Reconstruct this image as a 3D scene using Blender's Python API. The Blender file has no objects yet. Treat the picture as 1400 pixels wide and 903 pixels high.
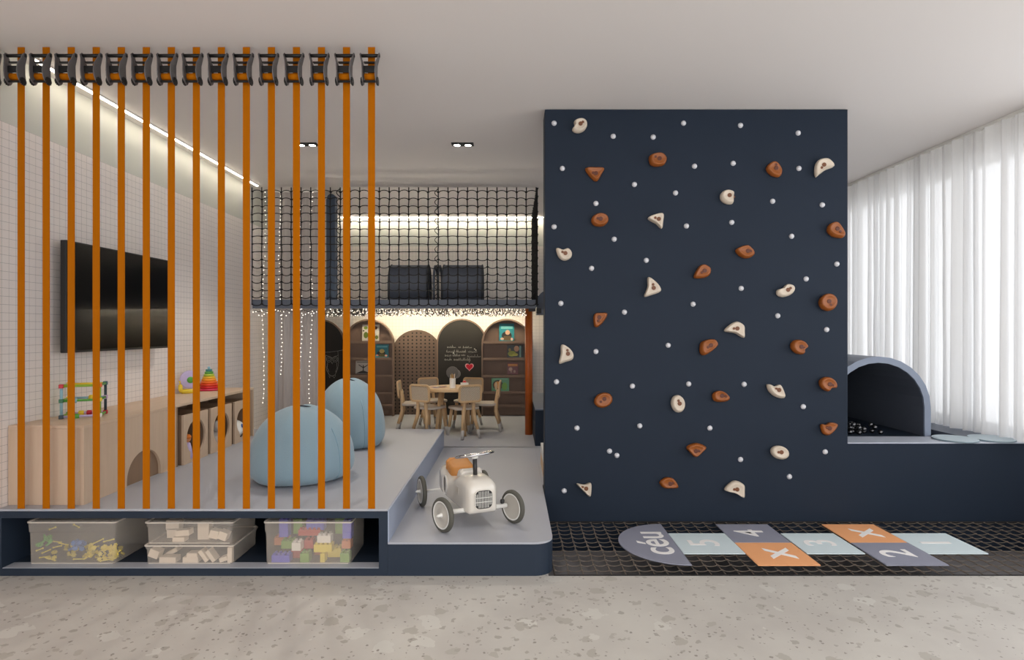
import bpy, bmesh, math, random
from mathutils import Vector, Matrix
random.seed(7)
PI = math.pi
C = bpy.context.scene.collection
# ------------------------------------------------------------------ scale
U = 0.003724            # metres per photo pixel on the plane of the strap screen
D = 800 * U             # distance of that plane from the camera (k = 1)
CAMZ = 336.5 * U        # eye height
def X(px, k): return (px - 700) * U * k
def Z(py, k): return CAMZ + (451.5 - py) * U * k
def P(px, py, k): return Vector((X(px, k), k * D, Z(py, k)))
ZC = CAMZ + 388.5 * U   # ceiling
ZL = 46 * U             # low step
ZU = 91 * U             # high platform
XL = -707 * U           # left wall
XW = 935 * U            # window wall
YB = 2.53 * D           # back wall
YF = -2.6
# ------------------------------------------------------------------ camera
sc = bpy.context.scene
cam = bpy.data.cameras.new('camera'); co = bpy.data.objects.new('camera', cam); C.objects.link(co)
co.location = (0, 0, CAMZ); co.rotation_euler = (PI / 2, 0, 0)
cam.sensor_width = 36; cam.lens = 36 * 800 / 1400; cam.clip_start = 0.05
sc.camera = co
# ------------------------------------------------------------------ world
W = bpy.data.worlds.new('daylight'); sc.world = W; W.use_nodes = True
nt = W.node_tree; nt.nodes.clear()
tc = nt.nodes.new('ShaderNodeTexCoord'); sx = nt.nodes.new('ShaderNodeSeparateXYZ')
mr = nt.nodes.new('ShaderNodeMapRange'); mr.inputs[1].default_value = 0.1; mr.inputs[2].default_value = 0.8
mx = nt.nodes.new('ShaderNodeMix'); mx.data_type = 'RGBA'
mx.inputs[6].default_value = (1.95, 1.97, 2.0, 1); mx.inputs[7].default_value = (1.5, 1.55, 1.62, 1)
bg = nt.nodes.new('ShaderNodeBackground'); ow = nt.nodes.new('ShaderNodeOutputWorld')
bg.inputs[1].default_value = 1.0
nt.links.new(tc.outputs['Generated'], sx.inputs[0]); nt.links.new(sx.outputs[0], mr.inputs[0])
nt.links.new(mr.outputs[0], mx.inputs[0]); nt.links.new(mx.outputs[2], bg.inputs[0]); nt.links.new(bg.outputs[0], ow.inputs[0])
# ------------------------------------------------------------------ lamps / exposure
SPOT = 26.0
LED_L = 2.4
LED_B = 8.5
LED_FILL = 6.5
LED_M = 16.0
sc.view_settings.view_transform = 'Standard'; sc.view_settings.look = 'None'
sc.view_settings.gamma = 1; sc.view_settings.use_curve_mapping = False
sc.view_settings.exposure = 0.74
sc.cycles.max_bounces = 8; sc.cycles.diffuse_bounces = 5; sc.cycles.transparent_max_bounces = 24
sc.cycles.caustics_reflective = False; sc.cycles.caustics_refractive = False
sc.cycles.sample_clamp_indirect = 6
# ------------------------------------------------------------------ helpers
def s2l(c): return c / 12.92 if c <= 0.04045 else ((c + 0.055) / 1.055) ** 2.4
def rgb(r, g, b): return (s2l(r / 255), s2l(g / 255), s2l(b / 255), 1)
def mat(name, col, rough=0.5, metal=0.0, noise=None, bump=None, emit=0.0, coat=0.0, spec=0.5):
    m = bpy.data.materials.new(name); m.use_nodes = True
    n = m.node_tree; b = n.nodes['Principled BSDF']
    b.inputs['Base Color'].default_value = col; b.inputs['Roughness'].default_value = rough
    b.inputs['Metallic'].default_value = metal; b.inputs['Coat Weight'].default_value = coat
    b.inputs['Specular IOR Level'].default_value = spec
    if emit: b.inputs['Emission Color'].default_value = col; b.inputs['Emission Strength'].default_value = emit
    if noise or bump:
        t = n.nodes.new('ShaderNodeTexCoord')
    if noise:
        scale, amt = noise
        q = n.nodes.new('ShaderNodeTexNoise'); q.inputs['Scale'].default_value = scale; q.inputs['Detail'].default_value = 5
        n.links.new(t.outputs['Object'], q.inputs[0])
        mm = n.nodes.new('ShaderNodeMix'); mm.data_type = 'RGBA'
        mm.inputs[6].default_value = tuple(c * (1 - amt) for c in col[:3]) + (1,)
        mm.inputs[7].default_value = tuple(min(1, c * (1 + amt)) for c in col[:3]) + (1,)
        n.links.new(q.outputs[0], mm.inputs[0]); n.links.new(mm.outputs[2], b.inputs['Base Color'])
    if bump:
        scale, st = bump
        q2 = n.nodes.new('ShaderNodeTexNoise'); q2.inputs['Scale'].default_value = scale
        n.links.new(t.outputs['Object'], q2.inputs[0])
        bp = n.nodes.new('ShaderNodeBump'); bp.inputs['Strength'].default_value = st; bp.inputs['Distance'].default_value = 0.004
        n.links.new(q2.outputs[0], bp.inputs['Height']); n.links.new(bp.outputs[0], b.inputs['Normal'])
    return m
def wood_mat(name, c1, c2, axis='Z', scale=9, rough=0.5):
    m = mat(name, c1, rough); n = m.node_tree; b = n.nodes['Principled BSDF']
    t = n.nodes.new('ShaderNodeTexCoord'); mp = n.nodes.new('ShaderNodeMapping')
    s = {'X': (0.6, 8, 8), 'Y': (8, 0.6, 8), 'Z': (8, 8, 0.6)}[axis]
    mp.inputs['Scale'].default_value = s
    q = n.nodes.new('ShaderNodeTexNoise'); q.inputs['Scale'].default_value = scale; q.inputs['Detail'].default_value = 6; q.inputs['Distortion'].default_value = 0.6
    r = n.nodes.new('ShaderNodeMix'); r.data_type = 'RGBA'; r.inputs[6].default_value = c1; r.inputs[7].default_value = c2
    n.links.new(t.outputs['Object'], mp.inputs[0]); n.links.new(mp.outputs[0], q.inputs[0])
    n.links.new(q.outputs[0], r.inputs[0]); n.links.new(r.outputs[2], b.inputs['Base Color'])
    return m
def tile_mat(name, ua, va, su, sv, col, grout, w=0.035):
    m = mat(name, col, 0.3); n = m.node_tree; b = n.nodes['Principled BSDF']
    g = n.nodes.new('ShaderNodeNewGeometry'); s = n.nodes.new('ShaderNodeSeparateXYZ'); n.links.new(g.outputs['Position'], s.inputs[0])
    def M(op, a, bb=None):
        k = n.nodes.new('ShaderNodeMath'); k.operation = op
        for i, v in enumerate((a, bb)):
            if v is None: continue
            if isinstance(v, (int, float)): k.inputs[i].default_value = v
            else: n.links.new(v, k.inputs[i])
        return k.outputs[0]
    lines = []
    for ax, sz in ((ua, su), (va, sv)):
        f = M('FRACT', M('DIVIDE', M('ADD', s.outputs['XYZ'.index(ax)], 50.0), sz))
        lines.append(M('LESS_THAN', f, w))
    l = M('MAXIMUM', lines[0], lines[1])
    q = n.nodes.new('ShaderNodeMix'); q.data_type = 'RGBA'; q.inputs[6].default_value = col; q.inputs[7].default_value = grout
    n.links.new(l, q.inputs[0]); n.links.new(q.outputs[2], b.inputs['Base Color'])
    bp = n.nodes.new('ShaderNodeBump'); bp.inputs['Strength'].default_value = 0.3; bp.inputs['Distance'].default_value = 0.001; bp.invert = True
    n.links.new(l, bp.inputs['Height']); n.links.new(bp.outputs[0], b.inputs['Normal'])
    return m
def emis(name, col, st):
    m = bpy.data.materials.new(name); m.use_nodes = True; n = m.node_tree; n.nodes.clear()
    e = n.nodes.new('ShaderNodeEmission'); o = n.nodes.new('ShaderNodeOutputMaterial')
    e.inputs[0].default_value = col; e.inputs[1].default_value = st; n.links.new(e.outputs[0], o.inputs[0]); return m

class MB:
    def __init__(s): s.bm = bmesh.new(); s.mi = 0; s.sm = False
    def _f(s, vs):
        try:
            f = s.bm.faces.new(vs); f.material_index = s.mi; f.smooth = s.sm; return f
        except ValueError: return None
    def box(s, x0, x1, y0, y1, z0, z1, M=None):
        v = [Vector((x, y, z)) for x in (x0, x1) for y in (y0, y1) for z in (z0, z1)]
        if M: v = [M @ p for p in v]
        v = [s.bm.verts.new(p) for p in v]
        for q in ((0, 1, 3, 2), (4, 6, 7, 5), (0, 4, 5, 1), (2, 3, 7, 6), (0, 2, 6, 4), (1, 5, 7, 3)): s._f([v[i] for i in q])
        return s
    def loft(s, rings, closed=True, caps=True, loop=False):
        R = [[s.bm.verts.new(p) for p in r] for r in rings]; n = len(R[0])
        for i in range(len(R) if loop else len(R) - 1):
            a, b = R[i], R[(i + 1) % len(R)]
            for j in range(n if closed else n - 1):
                s._f([a[j], a[(j + 1) % n], b[(j + 1) % n], b[j]])
        if caps and not loop: s._f(list(reversed(R[0]))); s._f(R[-1])
        return s
    def tube(s, pts, r, n=6, closed=False, caps=True):
        pts = [Vector(p) for p in pts]; rr = r if isinstance(r, (list, tuple)) else [r] * len(pts); rings = []
        m = len(pts); up = None
        for i, p in enumerate(pts):
            if closed: t = pts[(i + 1) % m] - pts[i - 1]
            else: t = pts[min(i + 1, m - 1)] - pts[max(i - 1, 0)]
            if t.length < 1e-9: t = Vector((0, 0, 1))
            t.normalize()
            if up is None: up = t.orthogonal()
            up = (up - t * up.dot(t))
            if up.length < 1e-6: up = t.orthogonal()
            up.normalize(); sd = t.cross(up)
            rings.append([p + (up * math.cos(a) + sd * math.sin(a)) * rr[i] for a in [2 * PI * (j + .5) / n for j in range(n)]])
        return s.loft(rings, True, caps, closed)
    def lathe(s, prof, c=(0, 0, 0), n=24, M=None, caps=True):
        c = Vector(c); rings = []
        for r, z in prof:
            ring = [Vector((r * math.cos(2 * PI * j / n), r * math.sin(2 * PI * j / n), z)) for j in range(n)]
            rings.append([c + (M @ p if M else p) for p in ring])
        return s.loft(rings, True, caps)
    def prism(s, poly, fn, d0, d1):
        """poly of 2-D points; fn(u, v, d) -> 3-D point"""
        return s.loft([[Vector(fn(u, v, d)) for u, v in poly] for d in (d0, d1)])
    def ball(s, c, r, n=10, sz=1.0):
        c = Vector(c); h = n // 2
        prof = [(max(1e-4, r * math.sin(PI * i / h)), -r * sz * math.cos(PI * i / h)) for i in range(h + 1)]
        return s.lathe(prof, c, n)
    def build(s, name, mats, parent=None, smooth=False, bevel=0, subsurf=0, seg=2, loc=None):
        bmesh.ops.remove_doubles(s.bm, verts=s.bm.verts, dist=1e-6)
        bmesh.ops.recalc_face_normals(s.bm, faces=s.bm.faces)
        me = bpy.data.meshes.new(name); s.bm.to_mesh(me); s.bm.free()
        for m in (mats if isinstance(mats, (list, tuple)) else [mats]): me.materials.append(m)
        o = bpy.data.objects.new(name, me); C.objects.link(o)
        if smooth:
            for p in me.polygons: p.use_smooth = True
        if bevel:
            b = o.modifiers.new('bevel', 'BEVEL'); b.width = bevel; b.segments = seg; b.limit_method = 'ANGLE'; b.angle_limit = math.radians(40)
        if subsurf:
            b = o.modifiers.new('sub', 'SUBSURF'); b.levels = subsurf; b.render_levels = subsurf
        if parent: o.parent = parent
        if loc: o.location = loc
        return o
def smooth_by_angle(o, deg=35):
    me = o.data
    for p in me.polygons: p.use_smooth = True
    me.set_sharp_from_angle(angle=math.radians(deg))
def tag(o, label, cat, group=None):
    o['label'] = label; o['category'] = cat
    if group: o['group'] = group
    return o
def empty(name, loc=(0, 0, 0), rz=0, label=None, cat=None, group=None):
    o = bpy.data.objects.new(name, None); C.objects.link(o); o.empty_display_size = 0.05
    o.location = loc; o.rotation_euler = (0, 0, rz)
    if label: tag(o, label, cat, group)
    return o
def struct(o): o['kind'] = 'structure'; return o
def dup(root, loc, rz=None, label=None):
    r = root.copy(); C.objects.link(r); r.location = loc
    if rz is not None: r.rotation_euler = (0, 0, rz)
    if label: r['label'] = label
    for ch in list(root.children):
        c = ch.copy(); C.objects.link(c); c.parent = r
        for g in list(ch.children):
            d = g.copy(); C.objects.link(d); d.parent = c
    return r
def curve_pts(pts, sub=6, closed=True):
    n = len(pts); out = []
    for i in range(n if closed else n - 1):
        p0, p1, p2, p3 = [Vector(pts[(i + k) % n] if closed else pts[min(max(i + k, 0), n - 1)]) for k in (-1, 0, 1, 2)]
        for j in range(sub):
            t = j / sub
            out.append(0.5 * (2 * p1 + (p2 - p0) * t + (2 * p0 - 5 * p1 + 4 * p2 - p3) * t * t + (3 * p1 - p0 - 3 * p2 + p3) * t ** 3))
    if not closed: out.append(Vector(pts[-1]))
    return out
def rrect(w, h, r, n=5):
    out = []
    for cx, cy, a0 in ((w / 2 - r, h / 2 - r, 0), (-w / 2 + r, h / 2 - r, PI / 2), (-w / 2 + r, -h / 2 + r, PI), (w / 2 - r, -h / 2 + r, 1.5 * PI)):
        out += [(cx + r * math.cos(a0 + PI / 2 * i / n), cy + r * math.sin(a0 + PI / 2 * i / n)) for i in range(n + 1)]
    return out
def text_mesh(name, s, size, m, parent, matrix, depth=0.0006, align='CENTER', weight=0.0):
    cu = bpy.data.curves.new(name, 'FONT'); cu.body = s; cu.size = size; cu.extrude = depth; cu.offset = size * weight
    cu.align_x = align; cu.align_y = 'CENTER'
    o = bpy.data.objects.new(name + '_tmp', cu); C.objects.link(o)
    bpy.context.view_layer.update()
    me = bpy.data.meshes.new_from_object(o.evaluated_get(bpy.context.evaluated_depsgraph_get()))
    bpy.data.objects.remove(o); me.name = name; me.materials.clear(); me.materials.append(m)
    q = bpy.data.objects.new(name, me); C.objects.link(q); q.parent = parent; q.matrix_local = matrix
    return q
ORD = ['first', 'second', 'third', 'fourth', 'fifth', 'sixth', 'seventh', 'eighth', 'ninth', 'tenth', 'eleventh', 'twelfth', 'thirteenth', 'fourteenth', 'fifteenth', 'sixteenth']
# ------------------------------------------------------------------ materials
NAVY = mat('navy_paint', rgb(29, 39, 53), 0.6, noise=(3, 0.05), spec=.2)
NAVY_D = mat('navy_laminate', rgb(37, 47, 61), 0.5, spec=.25)
SLATE = mat('slate_blue_paint', rgb(100, 107, 121), 0.5)
VINYL = mat('grey_vinyl', rgb(168, 170, 178), 0.45, noise=(2, 0.03), bump=(60, 0.05))
CEIL = mat('ceiling_paint', rgb(232, 226, 222), 0.9)
BAND = mat('upper_wall_paint', rgb(205, 205, 196), 0.8)
TILE_L = tile_mat('white_mosaic_left', 'Y', 'Z', 0.043, 0.043, rgb(236, 228, 223), rgb(148, 142, 142), 0.03)
TILE_B = tile_mat('white_mosaic_back', 'X', 'Z', 0.043, 0.043, rgb(236, 228, 220), rgb(165, 158, 150), 0.03)
ORANGE = mat('orange_webbing', rgb(170, 96, 1), 0.85, spec=.1, bump=(400, 0.2))
BLACK = mat('black_steel', rgb(34, 33, 33), 0.4, metal=0.4)
GUN = mat('dark_grey_steel', rgb(104, 100, 100), 0.42, metal=0.3)
ROPE = mat('black_rope', rgb(26, 24, 24), 0.9)
ROPE2 = mat('dark_brown_rope', rgb(104, 94, 84), 0.85)
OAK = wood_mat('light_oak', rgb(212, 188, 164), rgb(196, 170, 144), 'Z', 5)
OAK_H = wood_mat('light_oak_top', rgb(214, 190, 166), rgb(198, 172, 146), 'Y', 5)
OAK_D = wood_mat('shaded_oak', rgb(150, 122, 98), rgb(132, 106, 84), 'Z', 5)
BEECH = wood_mat('beech', rgb(212, 178, 136), rgb(194, 158, 116), 'Z', 6)
WALNUT = mat('brown_laminate', rgb(122, 100, 86), 0.6, noise=(14, 0.06))
WHITE = mat('white_paint', rgb(236, 234, 228), 0.35, coat=0.3)
WHITE_M = mat('white_matte', rgb(236, 234, 230), 0.7)
DARK = mat('dark_void', rgb(20, 19, 19), 0.8)
# ================================================================== SETTING
def terrazzo():
    m = mat('terrazzo', rgb(178, 172, 163), 0.42); n = m.node_tree; b = n.nodes['Principled BSDF']
    g = n.nodes.new('ShaderNodeNewGeometry')
    def noise(sc_, det, dist=0.0):
        q = n.nodes.new('ShaderNodeTexNoise'); q.inputs['Scale'].default_value = sc_; q.inputs['Detail'].default_value = det
        q.inputs['Distortion'].default_value = dist; n.links.new(g.outputs['Position'], q.inputs[0]); return q.outputs[0]
    def ramp(v, a, c):
        r = n.nodes.new('ShaderNodeMapRange'); r.inputs[1].default_value = a; r.inputs[2].default_value = c
        n.links.new(v, r.inputs[0]); return r.outputs[0]
    def mix(f, A, B):
        q = n.nodes.new('ShaderNodeMix'); q.data_type = 'RGBA'
        n.links.new(f, q.inputs[0])
        for i, v in ((6, A), (7, B)):
            if isinstance(v, tuple): q.inputs[i].default_value = v
            else: n.links.new(v, q.inputs[i])
        return q.outputs[2]
    base = mix(ramp(noise(3, 6), .35, .65), rgb(191, 187, 180), rgb(180, 175, 169))
    def chips(scale, thr, col, prev, soft=.02):
        v = n.nodes.new('ShaderNodeTexVoronoi'); v.inputs['Scale'].default_value = scale; v.inputs['Randomness'].default_value = 1
        wv = n.nodes.new('ShaderNodeTexNoise'); wv.inputs['Scale'].default_value = scale * 1.7; wv.inputs['Detail'].default_value = 3
        n.links.new(g.outputs['Position'], wv.inputs[0])
        add = n.nodes.new('ShaderNodeVectorMath'); add.operation = 'MULTIPLY_ADD'
        n.links.new(wv.outputs['Color'], add.inputs[0]); add.inputs[1].default_value = (0.9 / scale,) * 3
        n.links.new(g.outputs['Position'], add.inputs[2]); n.links.new(add.outputs[0], v.inputs['Vector'])
        sp = n.nodes.new('ShaderNodeSeparateColor'); n.links.new(v.outputs['Color'], sp.inputs[0])
        # distance threshold depends on the cell's own random value: only some cells carry a chip
        k = n.nodes.new('ShaderNodeMapRange'); k.inputs[1].default_value = thr; k.inputs[2].default_value = 1; k.inputs[3].default_value = 0; k.inputs[4].default_value = .42
        n.links.new(sp.outputs[0], k.inputs[0])
        l = n.nodes.new('ShaderNodeMath'); l.operation = 'LESS_THAN'; n.links.new(v.outputs['Distance'], l.inputs[0]); n.links.new(k.outputs[0], l.inputs[1])
        gt = n.nodes.new('ShaderNodeMath'); gt.operation = 'GREATER_THAN'; n.links.new(sp.outputs[0], gt.inputs[0]); gt.inputs[1].default_value = thr
        mu = n.nodes.new('ShaderNodeMath'); mu.operation = 'MULTIPLY'; n.links.new(l.outputs[0], mu.inputs[0]); n.links.new(gt.outputs[0], mu.inputs[1])
        return mix(mu.outputs[0], prev, col)
    c = chips(11, .45, rgb(170, 165, 157), base)
    c = chips(7, .6, rgb(196, 193, 186), c)
    c = chips(26, .6, rgb(161, 156, 148), c)
    c = chips(60, .8, rgb(140, 134, 127), c)
    n.links.new(c, b.inputs['Base Color'])
    return m
m = MB(); m.box(-707 * U, 1100 * U, YF, D, -0.2, 0); m.box(-707 * U, 49.9 * U, D, YB, -.2, -.0005); m.box(49.9 * U, 1100 * U, 1.361 * D, YB, -.2, -.0005); struct(m.build('floor', terrazzo()))
m = MB()                                            # recess under the rope net
m.box(50 * U, 1100 * U, D - .01, 1.36 * D, -60 * U, -52.05 * U); m.box(950 * U, 1100 * U, D, 1.36 * D, -52.05 * U, -.001); struct(m.build('floor_recess', mat('pit_floor_grey', rgb(118, 115, 116), 0.7, noise=(8, .08))))
m = MB(); m.box(-760 * U, 1100 * U, YF, YB + .1, ZC, ZC + .1); struct(m.build('ceiling', CEIL))
# left wall: mosaic below, painted band above
TT = CAMZ + 290 * U
m = MB(); m.box(XL - .1, XL, YF, YB + .1, -.2, TT); struct(m.build('wall_left', TILE_L))
m = MB(); m.box(XL - .1, XL - .004, YF, YB + .1, TT, ZC); struct(m.build('trim_left', BAND))
m = MB(); m.box(XL, XW, YB, YB + .1, -.2, TT); struct(m.build('wall_back', TILE_B))
m = MB(); m.box(XL, XW, YB + .004, YB + .1, TT, ZC); struct(m.build('trim_back', BAND))
# right wall with the window behind the sheer
SILL = CAMZ - 199 * U
WY0, WY1 = -2.4, 2.48 * D
m = MB(); m.box(XW, XW + .12, YF, YB, -.2, SILL); m.box(XW, XW + .12, YF, YB, CAMZ + 345 * U, ZC)
m.box(XW, XW + .12, YF, WY0, SILL, CAMZ + 345 * U); m.box(XW, XW + .12, WY1, YB, SILL, CAMZ + 345 * U)
struct(m.build('wall_right', WHITE_M))
wt = CAMZ + 345 * U
win = empty('window_1', (XW + .06, 0, SILL)); struct(win)
m = MB()
ys = [WY0 + (WY1 - WY0) * i / 7 for i in range(8)]
for i, y in enumerate(ys):
    a = .03
    yy = min(max(y, WY0 + a), WY1 - a)
    m.box(-.03, .03, yy - a, yy + a, 0, wt - SILL)
m.box(-.029, .029, WY0, WY1, 0, .06); m.box(-.029, .029, WY0, WY1, wt - SILL - .06, wt - SILL)
m.build('window_frame', WHITE, win)
gm = bpy.data.materials.new('window_glass'); gm.use_nodes = True; n = gm.node_tree; n.nodes.clear()
t = n.nodes.new('ShaderNodeBsdfTransparent'); g = n.nodes.new('ShaderNodeBsdfGlossy'); g.inputs['Roughness'].default_value = .02
x = n.nodes.new('ShaderNodeMixShader'); x.inputs[0].default_value = .06; o = n.nodes.new('ShaderNodeOutputMaterial')
n.links.new(t.outputs[0], x.inputs[1]); n.links.new(g.outputs[0], x.inputs[2]); n.links.new(x.outputs[0], o.inputs[0])
m = MB()
for i in range(7): m.box(-.004, .004, ys[i] + .05, ys[i + 1] - .05, .05, wt - SILL - .05)
m.build('window_pane', gm, win)
m = MB(); m.box(840 * U, XW, 1.36 * D, YB, SILL - .03, SILL); m.box(843 * U, 849 * U, 1.36 * D, YB, ZL, SILL - .03); struct(m.build('trim_sill', [SLATE]))
# sheer curtain
sh = bpy.data.materials.new('sheer_fabric'); sh.use_nodes = True; n = sh.node_tree; n.nodes.clear()
df = n.nodes.new('ShaderNodeBsdfDiffuse'); df.inputs[0].default_value = rgb(240, 238, 236)
tl = n.nodes.new('ShaderNodeBsdfTranslucent'); tl.inputs[0].default_value = rgb(222, 222, 222)
tp = n.nodes.new('ShaderNodeBsdfTransparent')
a = n.nodes.new('ShaderNodeMixShader'); a.inputs[0].default_value = .48
b = n.nodes.new('ShaderNodeMixShader'); b.inputs[0].default_value = .11; o = n.nodes.new('ShaderNodeOutputMaterial')
n.links.new(df.outputs[0], a.inputs[1]); n.links.new(tl.outputs[0], a.inputs[2]); n.links.new(a.outputs[0], b.inputs[1])
n.links.new(tp.outputs[0], b.inputs[2]); n.links.new(b.outputs[0], o.inputs[0])
def drape(name, fx, length, z0, z1, m_, amp, folds, parent=None, seed=1, nz=9):
    rnd = random.Random(seed)
    ph = [rnd.uniform(0, 6.28) for _ in range(4)]; N = int(folds * 20); b_ = MB(); rows = []
    for iz in range(nz):
        f = iz / (nz - 1); z = z1 + (z0 - z1) * f; r = []
        for i in range(N + 1):
            s = i / N; w = s * folds * 2 * PI
            wob = w + 1.3 * math.sin(w * .21 + ph[0]) + .9 * math.sin(w * .37 + ph[1] + f * .5) + .35 * math.sin(w * .11 + f * 1.6 + ph[3])
            d = amp * (.55 + .45 * math.sin(w * .13 + ph[2]) ** 2) * math.sin(wob) + amp * .38 * math.sin(2.3 * wob + ph[3]) + amp * .16 * math.sin(5.3 * wob + ph[1])
            d *= (.75 + .25 * f)
            r.append(Vector(fx(s * length, d, z)))
        rows.append(r)
    b_.loft(rows, closed=False, caps=False)
    return b_.build(name, m_, parent, smooth=True)
cy0, cy1 = 1.2 * D, 2.5 * D
cr = drape('sheer_curtain', lambda s, d, z: (900 * U + d, cy0 + s, z), cy1 - cy0, SILL + .004, ZC - .02, sh, .042, 36, seed=5, nz=14)
tag(cr, 'floor-length white sheer curtain with soft folds over the bright window at right', 'curtain')
m = MB(); m.box(893 * U, 907 * U, cy0 - .02, cy1 + .02, ZC - .022, ZC - .001); m.build('curtain_track', WHITE, cr)
# LED profiles
LEDM = emis('led_left', (1, .90, .74, 1), LED_L * 5)
def led(name, x0, x1, y0, y1, z0, z1, label, m_, axis, dz):
    e = empty(name, ((x0 + x1) / 2, (y0 + y1) / 2, z0), 0, label, 'light')
    if dz: e.location.z = z1; e.rotation_euler = (PI, 0, 0)
    a, b_ = (x1 - x0) / 2, (y1 - y0) / 2
    q = MB(); q.box(-a, a, -b_, b_, .004, z1 - z0); q.build('led_housing', WHITE, e)
    q = MB(); s_ = .78
    if axis == 'Y': q.box(-a * s_, a * s_, -b_ + .01, b_ - .01, 0, .0038)
    else: q.box(-a + .01, a - .01, -b_ * s_, b_ * s_, 0, .0038)
    q.build('led_diffuser', m_, e)
led('led_profile', -685 * U, -678 * U, 1.04 * D, 1.96 * D, ZC - .014, ZC - .0005, 'long linear ceiling light running along the left mosaic wall', LEDM, 'Y', 0)
led('led_profile', -594 * U, 560 * U, 2.503 * D, 2.5065 * D, ZC - .014, ZC - .0005, 'long linear ceiling light along the back wall above the loft', emis('led_back', (1, .90, .72, 1), LED_B * 5), 'X', 0)
# recessed twin downlights
def downlight(x, y, label, front=False):
    e = empty('twin_downlight', (x, y, ZC), 0, label, 'light', 'twin recessed downlights')
    q = MB(); q.box(-.086, .086, -.042, .042, -.005, -.0005); q.build('bezel', BLACK, e, bevel=.002)
    for s_ in (-1, 1):
        q = MB(); q.lathe([(.034, -.0052), (.034, -.010), (.026, -.012), (.026, -.0052)], (s_ * .043, 0, 0), 20); q.build('lamp_ring', BLACK, e, True)
        q = MB(); q.lathe([(.0245, -.0055), (.0245, -.011), (.001, -.013)], (s_ * .043, 0, 0), 20); q.build('lamp_face', emis('lamp', (1, .95, .86, 1), 14), e, True)
    L = bpy.data.lights.new('downlight', 'SPOT'); L.energy = SPOT; L.spot_size = math.radians(105); L.spot_blend = .7; L.color = (1, .95, .88); L.shadow_soft_size = .03
    lo = bpy.data.objects.new('downlight_lamp', L); C.objects.link(lo); lo.parent = e; lo.location = (0, 0, -.03)
downlight(X(419.5, 1.527), 1.527 * D, 'left twin black-trimmed downlight in the ceiling behind the orange straps')
downlight(X(632.5, 1.527), 1.527 * D, 'right twin black-trimmed downlight in the ceiling between straps and climbing wall')
for x, l in ((-1.25, 'twin downlight in the ceiling nearer than the strap screen, left'), (.75, 'twin downlight in the ceiling nearer than the climbing wall, middle'), (2.4, 'twin downlight in the ceiling nearer than the climbing wall, right')):
    downlight(x, .42 * D, l)

# ================================================================== PLATFORMS
# high platform with the toy niche
px0, px1 = -706 * U, -170 * U
pf = empty('play_platform', (0, D, 0), 0, 'high play platform with grey vinyl top and open storage niche in its navy front', 'platform')
m = MB()
y1 = 1.812 * D - D
m.box(px0, px1, 0, y1, 79 * U, ZU - .012)                  # top slab
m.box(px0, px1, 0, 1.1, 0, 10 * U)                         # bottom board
m.box(px0, -698 * U, .0005, 1.1, 10 * U, 79 * U); m.box(-182 * U, px1, .0005, 1.1, 10 * U, 79 * U)
m.box(px0, px1, 1.1, y1, 0, 79 * U)
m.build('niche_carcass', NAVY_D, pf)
m = MB(); m.box(px0, px1, .003, y1, ZU - .012, ZU); m.build('vinyl_top', VINYL, pf, bevel=.004)
m = MB(); m.box(-697.5 * U, -182.5 * U, .004, .075, 10 * U, 10 * U + .003); m.build('niche_lit_floor', VINYL, pf)  # lit front of the floor in grey; bare navy behind stands in for shade
m = MB(); m.box(px1, px1 + .006, .003, y1, ZL, ZU - .004); m.build('side_pad', mat('pale_blue_vinyl', rgb(158, 168, 188), .42, bump=(14, .35)), pf)
# low step / floor platform
lp = empty('low_step', (0, D, 0), 0, 'low step platform with grey vinyl top and rounded navy front corner', 'platform')
def outline(dz):
    a = []
    r = 26 * U
    a += [(-169.8 * U, 0), (57 * U - r, 0)]
    a += [(57 * U - r + r * math.sin(PI / 2 * i / 8), r - r * math.cos(PI / 2 * i / 8)) for i in range(1, 9)]
    a += [(57 * U, .812 * D + .02), (-169.8 * U, .812 * D + .02)]
    return a
m = MB(); m.prism(outline(0), lambda u, v, d: (u, v, d), 0, ZL - .01); m.build('navy_base', NAVY_D, lp)
m = MB(); m.prism(outline(0), lambda u, v, d: (u, v, d), ZL - .01, ZL)
m.box(-706 * U, 934 * U, .8125 * D, 1.5295 * D, ZL - .01, ZL); m.box(57.2 * U, 934 * U, .37 * D, .812 * D, ZL - .01, ZL)
m.build('vinyl_top', VINYL, lp)
m = MB(); m.box(-706 * U, 934 * U, .8126 * D, 1.5295 * D, 0, ZL - .0105); m.box(57.2 * U, 934 * U, .37 * D, .812 * D, 0, ZL - .0105); m.build('support', NAVY_D, lp)

# ================================================================== CLIMBING WALL
KW = 1.285; YWL = KW * D
wx0, wx1 = X(745, KW), X(1159, KW)
cw = empty('climbing_wall', ((wx0 + wx1) / 2, YWL, -52 * U), 0, 'tall navy climbing wall panel reaching the ceiling with a long low bench wall', 'climbing wall')
cx = (wx0 + wx1) / 2; zb = -52 * U
DECK = CAMZ - 198 * U
m = MB()
hx = (wx1 - wx0) / 2
pp = [(-hx, 0), (960 * U - cx, 0), (960 * U - cx, DECK - zb - .006), (hx, DECK - zb - .006), (hx, ZC - zb - .003), (-hx, ZC - zb - .003)]
m.prism(pp, lambda u, v, d: (u, d, v), 0, .19)
m.build('wall_panel', NAVY, cw, bevel=.002)
m = MB(); m.box(hx + .0005, 960 * U - cx, 0, .224, DECK - zb - .006, DECK - zb); m.build('ledge_top', mat('ledge_paint', rgb(190, 196, 208), .45), cw)
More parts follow.
